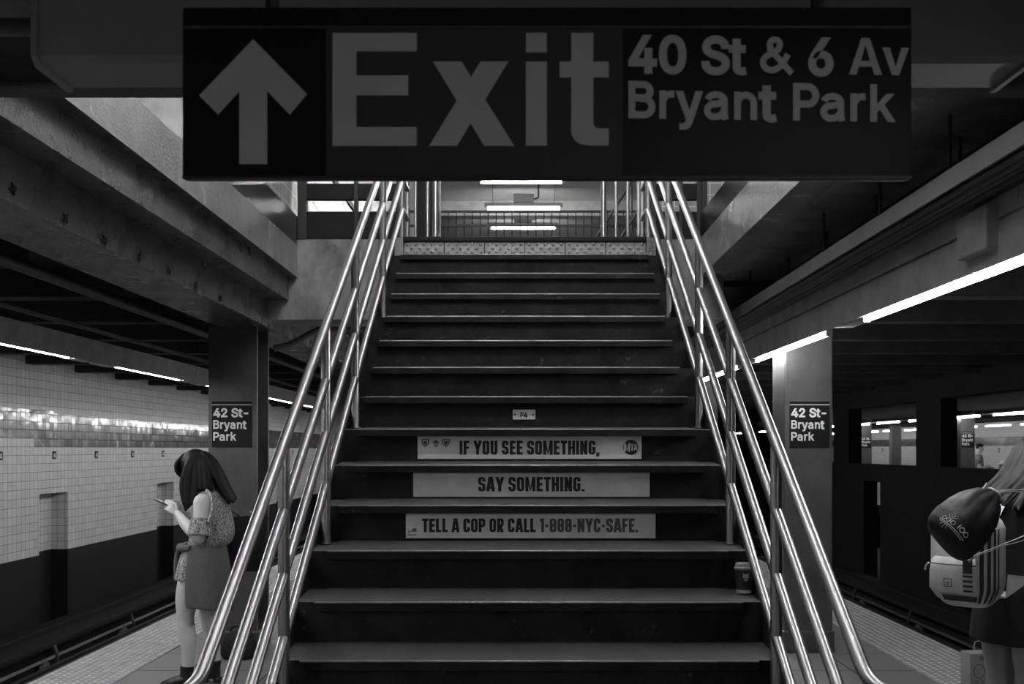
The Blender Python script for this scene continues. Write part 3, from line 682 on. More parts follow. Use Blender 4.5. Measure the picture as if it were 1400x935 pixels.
FC = [(11.65, 33.5, 'pale column on the far platform through the distant opening'), (11.65, 25.9, 'pale column on the far platform beside the standing man'), (15.9, 42.0, 'dim column at the far platform rear, seen past bright tubes'), (15.9, 47.5, 'dim column at the edge of the distant opening'), (15.9, 36.5, 'dim rear column behind the partition post')]
for i, (x, y, lab) in enumerate(FC):
    c = like(cr, (x, y, 0), lab, 'far platform columns')
    if i in (0, 1, 3):
        s_ = like(s1, (x, y, 0), ['tiny station name sign on the pale distant column', 'small station name sign on the column beside the standing man', '', 'faint station name sign at the edge of the distant opening'][i], 'far station name signs')
        s_.scale = (1.05, 1, 1.15); s_.location.z = -.22

# ================================================================== STAIRCASE
R_, T_, YN = .1697, .252, 3.533
def zj(j): return R_*j
def yj(j): return YN+T_*(j-5)
def zline(y): return R_*(5+(y-YN)/T_)
st = thing('staircase', 'dark worn staircase rising between steel handrails to the mezzanine', 'staircase', (XC, yj(1), 0))
XL, XR, PL, PR = -.86, .93, -.785, .85
dx, dy = -XC, -yj(1)
def off(mb): return mb.xf(Matrix.Translation((dx, dy, 0)))
SL = .0158
for j in range(1, 19):
    y, z = yj(j), zj(j)
    z0 = max(0, z-R_-.2)
    if j < 18:
        b = MB(); yb = y+T_+.031
        # riser and the concrete of the tread, its top draining towards the front
        b.add([(XL, y+.03, z0), (XR, y+.03, z0), (XR, y+.03, z-.004), (XL, y+.03, z-.004), (XL, yb, max(0, z0)), (XR, yb, max(0, z0)), (XR, yb, z+SL-.004), (XL, yb, z+SL-.004)],
              [(0, 1, 2, 3), (5, 4, 7, 6), (4, 0, 3, 7), (1, 5, 6, 2), (4, 5, 1, 0)], 0)
        b.add([(XL, y+.03, z-.004), (XR, y+.03, z-.004), (XR, yb, z+SL-.004), (XL, yb, z+SL-.004)], [(0, 1, 2, 3)], 1)
        s_ = off(b).build('step', ['riser', 'tread_side'], st)
        p = MB(); t_ = .034
        p.add([(PL, y, z-t_), (PR, y, z-t_), (PR, y, z), (PL, y, z), (PL, yb-.004, z+SL-t_), (PR, yb-.004, z+SL-t_), (PR, yb-.004, z+SL), (PL, yb-.004, z+SL)], [(0, 3, 2, 1), (4, 5, 6, 7), (3, 7, 6, 2), (0, 1, 5, 4), (0, 4, 7, 3), (1, 2, 6, 5)])
        p.mi = [1, 1, 0, 1, 1, 1]
        pp = off(p).build('tread_plate', ['tread', 'riser'], s_)
        off(MB().tube([(PL+.002, y+.003, z-.0025), (PR-.002, y+.003, z-.0025)], .004, 8)).build('nosing', 'nosing', s_, smooth=True)
    else:
        b = MB().box(XL, XR, y+.03, y+.1, z-.2, z-.034).box(-.80, .866, y, y+.12, z-.034, z, ch=.006).box(XL, -.80, y+.028, y+.1, z-.2, z).box(.866, XR, y+.028, y+.1, z-.2, z)
        s_ = off(b).build('step', 'black_panel', st)
        
        for e0, e1 in ((XL, -.80), (.866, XR)): off(MB().box(e0, e1, y+.012, y+.028, z-.2, z-.005)).build('end_block', 'concrete_wall', s_)
        sc_ = MB()
        for px_, pz_ in (((.88, .915, .90, .92, .885), (.03, .045, .06, .075, .08)), ((.875, .895, .915, .9), (.105, .09, .11, .125))): sc_.tube([(a_, y+.0115, z-b_) for a_, b_ in zip(px_, pz_)], .0022, 5)
        off(sc_).build('scribble', 'ink', s_)
        for q in range(6):
            x0 = -.797+.2768*q
            t = MB().box(x0+.0025, x0+.2743, y+.018, y+.03, z-.155, z-.034, ch=.002)
            for rr_, zz_ in enumerate((z-.05, z-.0775, z-.105, z-.1325)):
                for c_ in range(5):
                    xx = x0+.028+.0555*c_+(.0277 if rr_ % 2 else 0)
                    if xx < x0+.27: t.ball((xx, y+.018, zz_), (.0125, .011, .0125), 10, 8)
            off(t).build('tactile_panel', 'tactile', s_, smooth=True)
for x0, x1 in ((XL-.03, XL), (XR, XR+.03)):
    off(MB().prism([(yj(1)+.03, 0), (yj(1)+.03, .17), (yj(18)+.1, zj(18)), (yj(18)+.1, zj(18)-.45), (yj(3), 0)], 'x', x0, x1)).build('stringer', 'riser', st)
off(MB().add([(XL, yj(4), .01), (XR, yj(4), .01), (XR, yj(18)+.1, zj(18)-.4), (XL, yj(18)+.1, zj(18)-.4), (XL, yj(4), .05), (XR, yj(4), .05), (XR, yj(18)+.1, zj(18)-.34), (XL, yj(18)+.1, zj(18)-.34)],
               [(0, 1, 2, 3), (7, 6, 5, 4), (0, 4, 5, 1), (3, 2, 6, 7), (0, 3, 7, 4), (1, 5, 6, 2)])).build('soffit', 'riser', st)
# --- handrails
POST = [(2.52, 1), (3.49, 4), (4.246, 7), (5.0, 10), (6.01, 14), (6.97, 18)]
HS = [.80, .565, .34, .12]
def handrail(x, label):
    r = thing('handrail', label, 'handrail', (x, 2.52, 0), 0, 'stair handrails')
    o = Vector((-x, -2.52, 0)); mv = lambda mb: mb.xf(Matrix.Translation(o))
    ztop = zline(6.97); zbot = zline(2.57)
    for i, h in enumerate(HS):
        rad = .0195 if i == 0 else .0185
        xx = x
        p = [(xx, 2.22, zbot+h), (xx, 2.50, zbot+h), (xx, 2.555, zbot+h+.006), (xx, 2.6, zline(2.6)+h+.002), (xx, 6.93, zline(6.93)+h-.002), (xx, 6.975, ztop+h), (xx, 7.33, ztop+h+.002)]
        mv(MB().tube(p, rad, 18)).build('top_rail' if i == 0 else 'lower_rail', 'steel', r, smooth=True, angle=60)
    for y, j in POST: 
        zb = zj(j)+(SL*.75 if j < 18 else 0)-.003
        zb = 0 if j == 0 else zb
        q = mv(MB().tube([(x, y, zb), (x, y, zline(y)+HS[0]-.01)], .0205, 18)).build('post', 'steel', r, smooth=True)
        mv(MB().tube([(x, y, zb), (x, y, zb+.008)], .03, 18)).build('post_collar', 'steel', q, smooth=True)
        for h in HS[1:]: pass
    for y, zb in ((2.25, 0.), (7.31, 3.05)):
        zt = (zbot if y < 3 else ztop)+HS[0]
        mv(MB().tube([(x, y, zb), (x, y, zt)], .0205, 18)).build('post', 'steel', r, smooth=True)
    return r
handrail(XC-.863, 'tubular steel handrail with four bars on the stair side by the phone woman')
handrail(XC+.863, 'tubular steel handrail with four bars on the stair side by the coffee cup')
# --- notices on the risers
def riser_y(j): return yj(j)+.03
def sticker(x0, x1, z0, z1, j, label, name='notice_sticker'):
    r = thing(name, label, 'notice', ((x0+x1)/2, riser_y(j), z0), 0, 'notice strips on the stair risers')
    MB().box(x0-(x0+x1)/2, x1-(x0+x1)/2, -.0022, 0, 0, z1-z0).build('backing', 'sticker', r); return r
def px(xp, d): return (xp-711)*d/1361
d1 = riser_y(10); X0, X1 = px(571, d1), px(877, d1); wd = X1-X0
a = sticker(X0, X1, 1.553, 1.6645, 10, 'white strip on a stair riser reading IF YOU SEE SOMETHING,')
cond_mb(MB(), 'IF YOU SEE SOMETHING,', -wd/2+.203, .0205, .0675, .676, y=-.0022).build('lettering', 'ink', a)
def shield(mb, cx, cz, s, y, m=0):
    pts = [(-.5, .5), (-.18, .46), (0, .55), (.18, .46), (.5, .5), (.47, -.05), (.3, -.36), (0, -.6), (-.3, -.36), (-.47, -.05)]
    v, f = solid2d([(cx+p[0]*s, cz+p[1]*s) for p in pts], [tuple(range(10))], .0006); mb.add([(q[0], q[1]+y, q[2]) for q in v], f, m)
for k, (xp, kind) in enumerate(((581.5, 0), (596, 1), (609.8, 0))):
    cx = px(xp, d1)-(X0+X1)/2; cz = .078; b = MB()
    if kind == 0:
        shield(b, cx, cz, .037, -.0022); shield(b, cx, cz, .026, -.0028, 1); shield(b, cx, cz-.001, .019, -.0034, 0)
    else:
        for t_ in range(3):
            v, f = stroke2d([(cx-.017+t_*.003, cz+.006-t_*.008), (cx, cz-.012+.008*(1-t_)), (cx+.017-t_*.003, cz+.006-t_*.008)], .0035); v, f = solid2d(v, f, .0006); b.add([(q[0], q[1]-.0022, q[2]) for q in v], f)
        v, f = solid2d([(cx+.008*math.cos(2*PI*i/8), cz+.006+.008*math.sin(2*PI*i/8)) for i in range(8)], [tuple(range(8))], .0006); b.add([(q[0], q[1]-.0028, q[2]) for q in v], f)
    b.build('crest', ['ink_grey', 'sticker'], a)
cx, cz, rr_ = px(862.3, d1)-(X0+X1)/2, .056, .0365
v, f = solid2d([(cx+rr_*math.cos(2*PI*i/40), cz+rr_*math.sin(2*PI*i/40)) for i in range(40)], [tuple(range(40))], .0006)
b = MB().add([(q[0], q[1]-.0022, q[2]) for q in v], f)
lx = cx-rr_+.0035
for ch, xo, cw, cap in (('M', 0, .030, .041), ('T', .031, .018, .034), ('A', .048, .017, .028)):
    for pts, cl in CG[ch][1]:
        vv, ff = stroke2d(pts, CS*.86, bool(cl)); vv, ff = solid2d(vv, ff, .0006); b.add([(lx+xo+p[0]/CG[ch][0]*cw, -.0029+p[1], cz-.004-cap*.5+p[1]*0+p[2]*cap+.004) for p in vv], ff, 1)
b.build('logo', ['ink', 'sticker'], a)
d2 = riser_y(9); X0, X1 = px(565, d2), px(888, d2); wd = X1-X0
a = sticker(X0, X1, 1.3815, 1.496, 9, 'plain white strip on a stair riser reading SAY SOMETHING.')
cond_mb(MB(), 'SAY SOMETHING.', -wd/2+.298, .0245, .0665, .488, y=-.0022).build('lettering', 'ink', a)
d3 = riser_y(8); X0, X1 = px(555, d3), px(896, d3); wd = X1-X0
a = sticker(X0, X1, 1.214, 1.328, 8, 'white strip, lowest of the three notices, with a phone number in grey')
cond_mb(MB(), 'TELL A COP OR CALL 1-888-NYC-SAFE.', -wd/2+.071, .026, .0595, .936, y=-.0022, m=0, m2=1, split=19).build('lettering', ['ink', 'ink_grey'], a)
b = MB()
v, f = solid2d([(-wd/2+.026, .028), (-wd/2+.046, .029), (-wd/2+.047, .044), (-wd/2+.028, .041)], [(0, 1, 2, 3)], .0006); b.add([(q[0], q[1]-.0022, q[2]) for q in v], f)
for z_, x1_ in ((.03, .024), (.022, .02), (.013, .045)): b.box(-wd/2+.008, -wd/2+x1_, -.0028, -.0022, z_, z_+.0035)
b.build('logo', 'ink_grey', a)
d4 = riser_y(11); X0, X1 = px(701, d4), px(732, d4)
a = thing('number_plate', 'small metal plate reading P4 screwed to a stair riser', 'plate', ((X0+X1)/2, d4, px(0, d4)*0+1.6+(614-573.5)*d4/1361), 0)
wd = X1-X0; MB().box(-wd/2, wd/2, -.003, 0, 0, .0505, ch=.001).build('backing', 'sticker', a)
b = MB(); text_mb(b, 'P4', -.019, .010, .027, .036, y=-.0032); b.build('lettering', 'ink', a)
for s in (-1, 1): MB().ball((s*.046, -.003, .026), (.005, .003, .005), 10, 6).build('screw', 'pipe_dark', a, smooth=True)

# ================================================================== EXIT SIGN
DS = 1.994; k_ = DS/1361
def SX(xp): return (xp-711)*k_
def SZ(yp): return 1.6+(614-yp)*k_
es = thing('exit_sign', 'large hanging black sign with arrow reading Exit 40 St & 6 Av Bryant Park', 'exit sign', (0, DS, 2.13))
sm = lambda mb: mb.xf(Matrix.Translation((0, -DS, -2.13)))
x0, x1 = SX(248), SX(1248)
sm(MB().box(x0, x1, DS, DS+.03, SZ(244), SZ(8), ch=.008)).build('case', 'black_panel', es, smooth=True)
sm(MB().box(SX(446), SX(851), DS-.002, DS+.01, SZ(241), SZ(40))).build('middle_panel', 'sign_red', es)
sm(MB().box(x0+.004, x1-.004, DS-.006, DS+.002, SZ(40), SZ(37))).build('frame', 'pipe_dark', es)
sm(MB().box(x0+.004, x1-.004, DS-.006, DS+.002, SZ(245), SZ(241))).build('frame', 'black_metal', es)
_fl = [0]
def flat(mb, pts, y=DS-.0022, m=0):
    _fl[0] += 1; y -= .0001*(_fl[0] % 9)
    v, f = solid2d([(SX(a_), SZ(b_)) for a_, b_ in pts], [tuple(range(len(pts)))], .001); mb.add([(q[0], q[1]+y, q[2]) for q in v], f, m)
b = MB()
# arrow
flat(b, [(346.5, 54), (420, 129), (396.5, 157), (365.5, 125), (365.5, 224.5), (327.5, 224.5), (327.5, 125), (298.5, 157), (272.5, 131)], DS-.0005)
sm(b).build('arrow', 'sign_white', es)
b = MB()
for q in ([(455, 46), (487.5, 46), (487.5, 200), (455, 200)], [(487.5, 46), (570, 46), (570, 71), (487.5, 71)], [(487.5, 104), (558.5, 104), (558.5, 131), (487.5, 131)], [(487.5, 174.5), (570, 174.5), (570, 200), (487.5, 200)],
          [(592, 85), (631, 85), (703, 200), (662, 200)], [(695, 85), (657, 85), (587, 200), (625, 200)],
          [(719, 46), (747.5, 46), (747.5, 72.5), (719, 72.5)], [(719, 85), (747.5, 85), (747.5, 199.5), (719, 199.5)],
          [(765, 85), (832, 85), (832, 106.5), (765, 106.5)], [(781, 46), (811, 46), (811, 172), (781, 184)]): flat(b, q)
ft = [(781, 180), (811, 168), (812, 173), (816, 176), (822, 176.5), (832, 176.5), (832, 199.5), (806, 199.5), (793, 197.5), (785, 192), (781.5, 184)]
flat(b, ft)
text_mb(b, '40 St & 6 Av', SX(859), SZ(98), 50*k_, 383*k_, y=DS-.001, tilt=-.014)
text_mb(b, 'Bryant Park', SX(859), SZ(162), 51*k_, 365*k_, y=DS-.001, tilt=-.014)
sm(b).build('lettering', 'sign_white', es)
for x in (-.5, .6): sm(MB().tube([(x, DS+.015, SZ(10)), (x, DS+.015, 2.849)], .014, 8)).build('hanger_rod', 'black_metal', es)

# ================================================================== OVERHEAD SERVICES
ct = thing('cable_tray', 'long galvanised cable tray hung under the ceiling on the partition side', 'cable tray', (0, 0, 0))
MB().box(1.74, 1.752, Y0, 30, 2.655, 2.735).box(1.752, 2.0, Y0, 30, 2.665, 2.675).build('tray', 'steel_tray', ct)
for i, x in enumerate((1.775, 1.81, 1.85, 1.895, 1.94, 1.98)): MB().tube([(x, Y0, 2.645-.006*(i % 2)), (x, 30, 2.645-.006*(i % 2))], .014+.003*(i % 3), 8).build('conduit', 'pipe_dark', ct, smooth=True)
hr = None
for i, (x, ylist) in enumerate(((1.80, (7.79, 5.9, 4.98, 4.17, 3.4, 8.8, 9.9)), (1.97, (7.3, 6.4, 5.5, 4.46)))):
    for y in ylist:
        if hr is None:
            hr = MB().tube([(0, 0, 2.66), (0, 0, 3.01)], .008, 8).tube([(0, 0, 2.735), (0, 0, 2.76)], .016, 6).build('hanger_rod', 'pipe_dark', ct, smooth=True); hr.location = (x, y, 0)
        else: c = hr.copy(); COL.objects.link(c); c.parent = ct; c.location = (x, y, 0)
tag(MB().box(1.90, 1.99, 4.06, 4.34, 2.42, 2.60, ch=.008).build('junction_box', 'beam_grey'), 'square grey junction box on the channel above the near tube', 'junction box')
PIPES = [((-2.75, 2.62), .03, 'thick dark pipe running under the sooty ceiling close to the girder'), ((-3.05, 2.70), .02, 'thin dark pipe under the sooty ceiling, middle of three'), ((-3.5, 2.58), .02, 'thin shiny pipe above the track-side lamp channel')]
for (x, z), r_, lab in PIPES:
    tag(MB().tube([(x, Y0, z), (x, 40, z)], r_, 10).build('ceiling_pipe', 'pipe_dark', smooth=True), lab, 'pipe', 'pipes over the tiled-wall track')
tag(MB().tube([(-2.1, 8.5, 2.46), (-1.95, 8.5, 2.50), (-1.72, 8.5, 2.62), (-1.6, 8.5, 2.625), (-.95, 8.5, 2.625)], .028, 12, smooth=3).build('bent_pipe', 'housing', smooth=True), 'bent grey pipe under the concrete beam beside the dark column', 'pipe')
an = None
for k, (y, z) in enumerate(((3.9, 2.62), (4.35, 2.61), (4.76, 2.60), (5.2, 2.60), (5.63, 2.61), (6.1, 2.60), (6.6, 2.60))):
    lab = 'rusty anchor stub on the painted girder, %s along from the picture edge' % WORD[k]
    if an is None:
        m = MB()
        for a_ in range(4):
            q = a_*PI/2+.3; m.tube([(0, 0, 0), (.002, .032*math.cos(q), .032*math.sin(q)*.8)], [.011, .004], 6)
        m.ball((0.004, 0, 0), (.012, .014, .014), 8, 6); an = tag(m.build('anchor_stub', 'black_metal', smooth=True), lab, 'anchor', 'anchor stubs on the girder'); an.location = (-1.988, y, z)
    else:
        c = an.copy(); COL.objects.link(c); c.location = (-1.988, y, z); c['label'] = lab; c.rotation_euler = (random.uniform(0, 1.5), 0, 0)

# ================================================================== MEZZANINE FURNITURE
def end_guard(xa, xb, label):
    r = thing('guard_panel', label, 'guard railing', (xa, YE, 3.25))
    mv = lambda mb: mb.xf(Matrix.Translation((-xa, -YE, -3.25)))
    mv(MB().box(xa, xb, YE+.0, YE+.05, 3.25, 3.47, ch=.006)).build('bottom_panel', 'black_panel', r)
    mv(MB().box(xa, xb, YE+.0, YE+.05, 3.562, 3.69, ch=.006)).build('middle_rail', 'black_panel', r)
    mv(MB().box(xa, xb, YE+.0, YE+.05, 3.735, 4.2, ch=.006)).build('upper_panel', 'black_panel', r)
    n = 2
    for x in ((xa, xa+.07), ((xa+xb)/2+.03, (xa+xb)/2+.06), (xb-.05, xb)): mv(MB().box(x[0], x[1], YE-.01, YE+.06, 3.25, 4.2, ch=.004)).build('post', 'black_metal', r)
    return r
end_guard(-1.75, -.92, 'black slatted guard above the concrete beam, on the tiled-wall side')
end_guard(1.0, 1.44, 'short black slatted guard above the concrete beam, cable tray side')
r = thing('side_guard', 'low dark guard on the opening edge, cable tray side', 'guard railing', (1.41, 3.1, 3.25))
mv = lambda mb: mb.xf(Matrix.Translation((-1.41, -3.1, -3.25)))
mv(MB().box(1.415, 1.46, 3.1, YE, 3.25, 3.45, ch=.005)).build('bottom_panel', 'black_panel', r)
mv(MB().tube([(1.44, 3.1, 4.2), (1.44, YE, 4.2)], .02, 10)).build('top_rail', 'black_metal', r, smooth=True)
for y in (3.15, 4.7, 6.25, YE-.05): mv(MB().box(1.42, 1.46, y-.02, y+.02, 3.4, 4.2, ch=.003)).build('post', 'black_metal', r)
pf = thing('picket_fence', 'tall metal picket fence across the mezzanine passage', 'fence', (0, 14, 3.05))
for z in (4.94, 4.74): MB().box(-1.75, 1.75, -.015, .015, z-3.05-.015, z-3.05+.015).build('fence_rail', 'black_metal', pf)
pk = None
for i in range(31):
    x = -1.68+.112*i
    if pk is None: pk = MB().tube([(0, 0, 0), (0, -.02, .75), (0, -.012, 1.3), (0, 0, 1.45), (0, 0, 1.89)], .0075, 6).build('picket', 'black_metal', pf); pk.location = (x, 0, 0)
    else: c = pk.copy(); COL.objects.link(c); c.parent = pf; c.location = (x, 0, 0)
for x in (-1.72, 1.72): MB().box(x-.03, x+.03, -.03, .03, 0, 1.95, ch=.004).build('fence_post', 'black_metal', pf)
pole = None
for x, y, r_, lab in ((-.765, 9.0, .026, 'thick upright steel pole at the stair head, phone-woman side'), (.755, 9.0, .026, 'thick upright steel pole at the stair head, coffee-cup side'),
                      (-.93, 10.0, .016, 'thin steel pole beside the thick pole, phone-woman side'), (-1.05, 10.0, .016, 'thin steel pole next to the pale wall end'),
                      (.945, 9.8, .016, 'thin steel pole just beside the thick pole, coffee-cup side'), (1.06, 9.8, .016, 'second thin steel pole out from the thick pole, coffee-cup side'), (1.165, 9.8, .016, 'third thin steel pole, next to the handrail top')):
    q = MB().tube([(0, 0, 0), (0, 0, 2.70)], r_, 14).tube([(0, 0, 0), (0, 0, .02)], r_*2, 14).build('upright_pole', 'steel', smooth=True); q.location = (x, y, 3.05); tag(q, lab, 'pole', 'upright poles at the stair head')
# dark flight of another stair in the hall
sb = thing('stair_balustrade', 'dark sloping balustrade of another stair beyond the stair head', 'balustrade', (0, 11.5, 3.05))
for dz in (0, .45, .9): MB().tube([(.85, 0, .05+dz), (1.9, 0, 1.7+dz)], .018, 8).build('sloping_rail', 'pipe_dark', sb, smooth=True)
for i in range(6): x = .95+.17*i; MB().tube([(x, 0, 0), (x, 0, 1.1+.157*10*(x-.85))], .011, 6).build('baluster', 'pipe_dark', sb)
tag(MB().box(-1.12, -.86, 10.6, 10.85, 3.05, 4.62, ch=.02).build('ticket_cabinet', 'black_panel'), 'tall dark cabinet standing behind the poles at the stair head', 'cabinet')
# ================================================================== SMALL THINGS
# coffee cup on the second visible tread
yc, zc = 3.97, zj(6)+.010
cp = thing('coffee_cup', 'dark paper coffee cup with lid left on a stair tread', 'cup', (.895, yc, zc))
def lathe(prof, seg=28): return MB().rings([[(r_*math.cos(2*PI*k/seg), r_*math.sin(2*PI*k/seg), z) for k in range(seg)] for r_, z in prof])
lathe([(.0285, .0), (.0295, .002), (.031, .013)]).build('base_band', 'cup_white', cp, smooth=True)
lathe([(.031, .013), (.0385, .094), (.0395, .097)]).build('body', 'cup', cp, smooth=True)
lathe([(.0415, .094), (.042, .101), (.0395, .104), (.037, .106), (.0355, .116), (.034, .118), (.032, .114), (.030, .113), (.001, .113)]).build('lid', 'cup_lid', cp, smooth=True)
b = MB()
def on_cup(ang, z): r_ = .031+(z-.013)*.0926+.0006; a_ = -PI/2+ang; return (r_*math.cos(a_), r_*math.sin(a_), z)
def cup_patch(a0, a1, z0, z1): b.add([on_cup(a0, z0), on_cup(a1, z0), on_cup(a1, z1), on_cup(a0, z1)], [(0, 1, 2, 3)])
for i in range(3): cup_patch(-.36+.22*i, -.2+.22*i, .062, .078)
cup_patch(-.4, .3, .08, .084); cup_patch(-.25, .15, .052, .056); cup_patch(-.12, .02, .056, .060)
b.build('emblem', 'cup_white', cp, fix=False)
b = MB(); cup_patch(.95, 1.15, .024, .034); b.build('printed_mark', 'cup_white', cp, fix=False)

# ================================================================== PEOPLE
def ell(c, rx, ry, z=None, n=28, wob=0., k=7, ph=0.):
    """horizontal elliptical ring, optionally wavy like gathered cloth"""
    return [(c[0]+rx*math.cos(q)*(1+wob*math.sin(k*q+ph)), c[1]+ry*math.sin(q)*(1+wob*math.sin(k*q+ph)), c[2] if z is None else z) for q in [2*PI*i/n for i in range(n)]]
def head(b, c, pitch, s=1., male=False):
    """skull, jaw, nose, lips, brows, ears; c = centre of the head, looking along +x, pitched down by pitch"""
    Rm = Euler((0, pitch, 0)).to_matrix(); c = Vector(c)
    P = lambda x, y, z: c+Rm@(Vector((x, y, z))*s)
    b.ball(P(-.005, 0, .025), (.095*s, .074*s, .092*s), 24, 16, rot=(0, pitch, 0))
    b.ball(P(.028, 0, -.04), (.062*s, .056*s, .075*s), 20, 14, rot=(0, pitch+.15, 0))
    b.ball(P(.062, 0, -.092), (.024*s, .026*s, .02*s), 12, 8)
    b.tube([P(.082, 0, .022), P(.097, 0, -.004), P(.108, 0, -.022), P(.09, 0, -.034)], [.008*s, .0095*s, .0125*s, .008*s], 10, smooth=2)
    for sg in (-1, 1):
        b.ball(P(.093, sg*.011, -.026), (.009*s, .007*s, .006*s), 8, 6)
        b.tube([P(.082, sg*.012, .03), P(.08, sg*.035, .034), P(.066, sg*.055, .028)], .006*s, 8)
        b.ball(P(.068, sg*.034, -.012), (.018*s, .018*s, .016*s), 10, 8)
        b.tube([P(-.002, sg*.072, .022), P(-.018, sg*.082, .026), P(-.024, sg*.083, .004), P(-.008, sg*.077, -.022)], .0065*s, 8, smooth=2)
        b.ball(P(-.008, sg*.075, .0), (.014*s, .006*s, .022*s), 8, 6)
    b.tube([P(.084, -.022, -.056), P(.095, 0, -.053), P(.084, .022, -.056)], [.003*s, .006*s, .003*s], 8, smooth=2)
    b.tube([P(.08, -.019, -.064), P(.091, 0, -.065), P(.08, .019, -.064)], [.003*s, .0065*s, .003*s], 8, smooth=2)
    return P
def eyes(parent, P, s=1.):
    m = MB()
    for sg in (-1, 1): m.ball(P(.079, sg*.032, .016), .0095*s, 10, 8)
    m.build('eyes', 'cup_white', parent, smooth=True)
def hand(b, wrist, fwd, palm, side, curl=(.5, .8, .6), s=1., spread=.02, thumb_in=.6):
    """palm with four unequal curling fingers and an opposed thumb. fwd = along the hand, palm = where the palm faces, side = towards the thumb"""
    w_, f, p, t = Vector(wrist), Vector(fwd).normalized(), Vector(palm).normalized(), Vector(side).normalized()
    k = w_+f*.078*s
    b.tube([w_-f*.01, w_+f*.02*s, w_+f*.05*s, k], [.022*s, .028*s, .036*s, .037*s], 14, flat=.42, ref=p)
    for i, (ln, o) in enumerate(((.068, .028), (.075, .0095), (.07, -.0095), (.055, -.027))):
        q = k+t*o*s; d = (f+t*o*spread*20).normalized(); pts = [q-d*.02*s, q]; a_ = 0.
        for seg, c_ in zip((.45, .32, .26), curl):
            a_ += c_; q = q+(d*math.cos(a_)+p*math.sin(a_))*ln*seg*s; pts.append(q)
        b.tube(pts, [.0088*s, .0086*s, .0082*s, .0074*s, .006*s], 10, smooth=2); b.ball(pts[-1], .0062*s, 8, 6)
    q0 = w_+f*.022*s+t*.022*s; q1 = q0+(f*.55+t*.75+p*.25).normalized()*.038*s; q2 = q1+(f*.85+t*.1+p*thumb_in).normalized()*.03*s; q3 = q2+(f*.9-t*.15+p*thumb_in).normalized()*.024*s
    b.tube([q0-f*.012*s-t*.012*s, q0, q1, q2, q3], [.012*s, .0135*s, .0105*s, .0095*s, .0065*s], 10, smooth=2); b.ball(q3, .0066*s, 8, 6)
def limb(b, pts, r, smooth=4, seg=18): b.tube(pts, r, seg, smooth=smooth); b.ball(pts[0], r[0]*.98, 14, 10); b.ball(pts[-1], r[-1]*.98, 12, 8)
def torso(b, zs, sx=1., lean=0.):
    """pelvis to neck: list of (x, rx, ry, z)"""
    b.rings([ell((x+lean*z*0, 0, z), rx*sx, ry*sx, n=28) for x, rx, ry, z in zs])

# ---------------- the woman with the phone (local +x = the way she faces)
wp = thing('person', 'woman in printed blouse standing by the column, looking down at her phone', 'person', (-2.155, 6.74, 0), PI+.06)
b = MB()
P = head(b, (.035, 0, 1.468), .62)
b.tube([(-.045, 0, 1.28), (-.03, 0, 1.36), (.0, 0, 1.42)], [.056, .05, .05], 16, smooth=3)
torso(b, [(.01, .07, .11, .78), (.01, .105, .155, .83), (0, .10, .15, .90), (-.02, .085, .12, .98), (-.035, .095, .13, 1.08), (-.05, .095, .15, 1.19), (-.055, .085, .165, 1.255), (-.055, .06, .11, 1.30), (-.045, .05, .06, 1.33)])
LS, LE, LW = (-.045, .165, 1.25), (-.035, .205, 1.02), (.135, .075, 1.165)
RS, RE, RW = (-.045, -.165, 1.25), (-.02, -.2, 1.02), (.14, -.05, 1.17)
limb(b, [LS, (-.045, .19, 1.14), LE], [.058, .05, .041]); limb(b, [LE, (.05, .15, 1.085), LW], [.042, .04, .026])
limb(b, [RS, (-.04, -.185, 1.14), RE], [.058, .05, .041]); limb(b, [RE, (.06, -.13, 1.09), RW], [.042, .04, .026])
hand(b, LW, (.75, -.22, .62), (.45, -.5, .0), (-.3, -.1, .9), curl=(.75, .75, .5), s=.95)
hand(b, RW, (.75, .2, .6), (.45, .5, 0), (-.3, .1, .9), curl=(.75, .75, .5), s=.95)
limb(b, [(.025, .085, .84), (.07, .088, .64), (.085, .085, .46), (.066, .085, .33), (.066, .085, .2), (.075, .085, .1)], [.088, .077, .056, .055, .043, .036])
limb(b, [(-.01, -.085, .84), (-.015, -.088, .64), (-.02, -.085, .46), (-.05, -.085, .33), (-.06, -.085, .2), (-.065, -.085, .1)], [.088, .077, .056, .055, .043, .036])
melt(b, 'body', 'skin', wp, .0046, 3)
eyes(wp, P)
# blouse with bare shoulders
def cloth(rs, name, m, parent, th=.004, smooth=True, closed=True):
    mb = MB().rings(rs, cap=False, closed=closed); o = mb.build(name, m, parent, smooth, angle=70)
    s_ = o.modifiers.new('solid', 'SOLIDIFY'); s_.thickness = th; s_.offset = 0
    d = o.modifiers.new('sub', 'SUBSURF'); d.levels = 1; d.render_levels = 1
    return o
nn = 40
bl = []
for x, rx, ry, z, wv in ((-.045, .062, .07, 1.335, 0), (-.052, .085, .115, 1.315, 0), (-.058, .106, .150, 1.27, .0), (-.065, .122, .158, 1.2, .01), (-.072, .135, .160, 1.12, .02), (-.075, .142, .165, 1.04, .035), (-.062, .140, .168, .985, .05), (-.045, .128, .158, .955, .06), (-.03, .112, .14, .94, .05), (-.03, .112, .142, .925, .05)):
    bl.append(ell((x, 0, z), rx, ry, n=nn, wob=wv, k=11, ph=z*9))
cloth(bl, 'blouse', 'print', wp)
def sleeve(S, E, sg, r0, r1, t0, t1, name='sleeve'):
    S, E = Vector(S), Vector(E); d = (E-S); a_ = d.normalized(); u = a_.cross(Vector((1, 0, 0))).normalized(); v = a_.cross(u)
    rs = []
    for i in range(6):
        t = i/5; c = S+d*(t0+(t1-t0)*t); r_ = r0+(r1-r0)*t
        rs.append([tuple(c+(u*math.cos(q)+v*math.sin(q))*r_*(1+(.02+.07*t)*math.sin(8*q+sg))) for q in [2*PI*k/32 for k in range(32)]])
    return rs
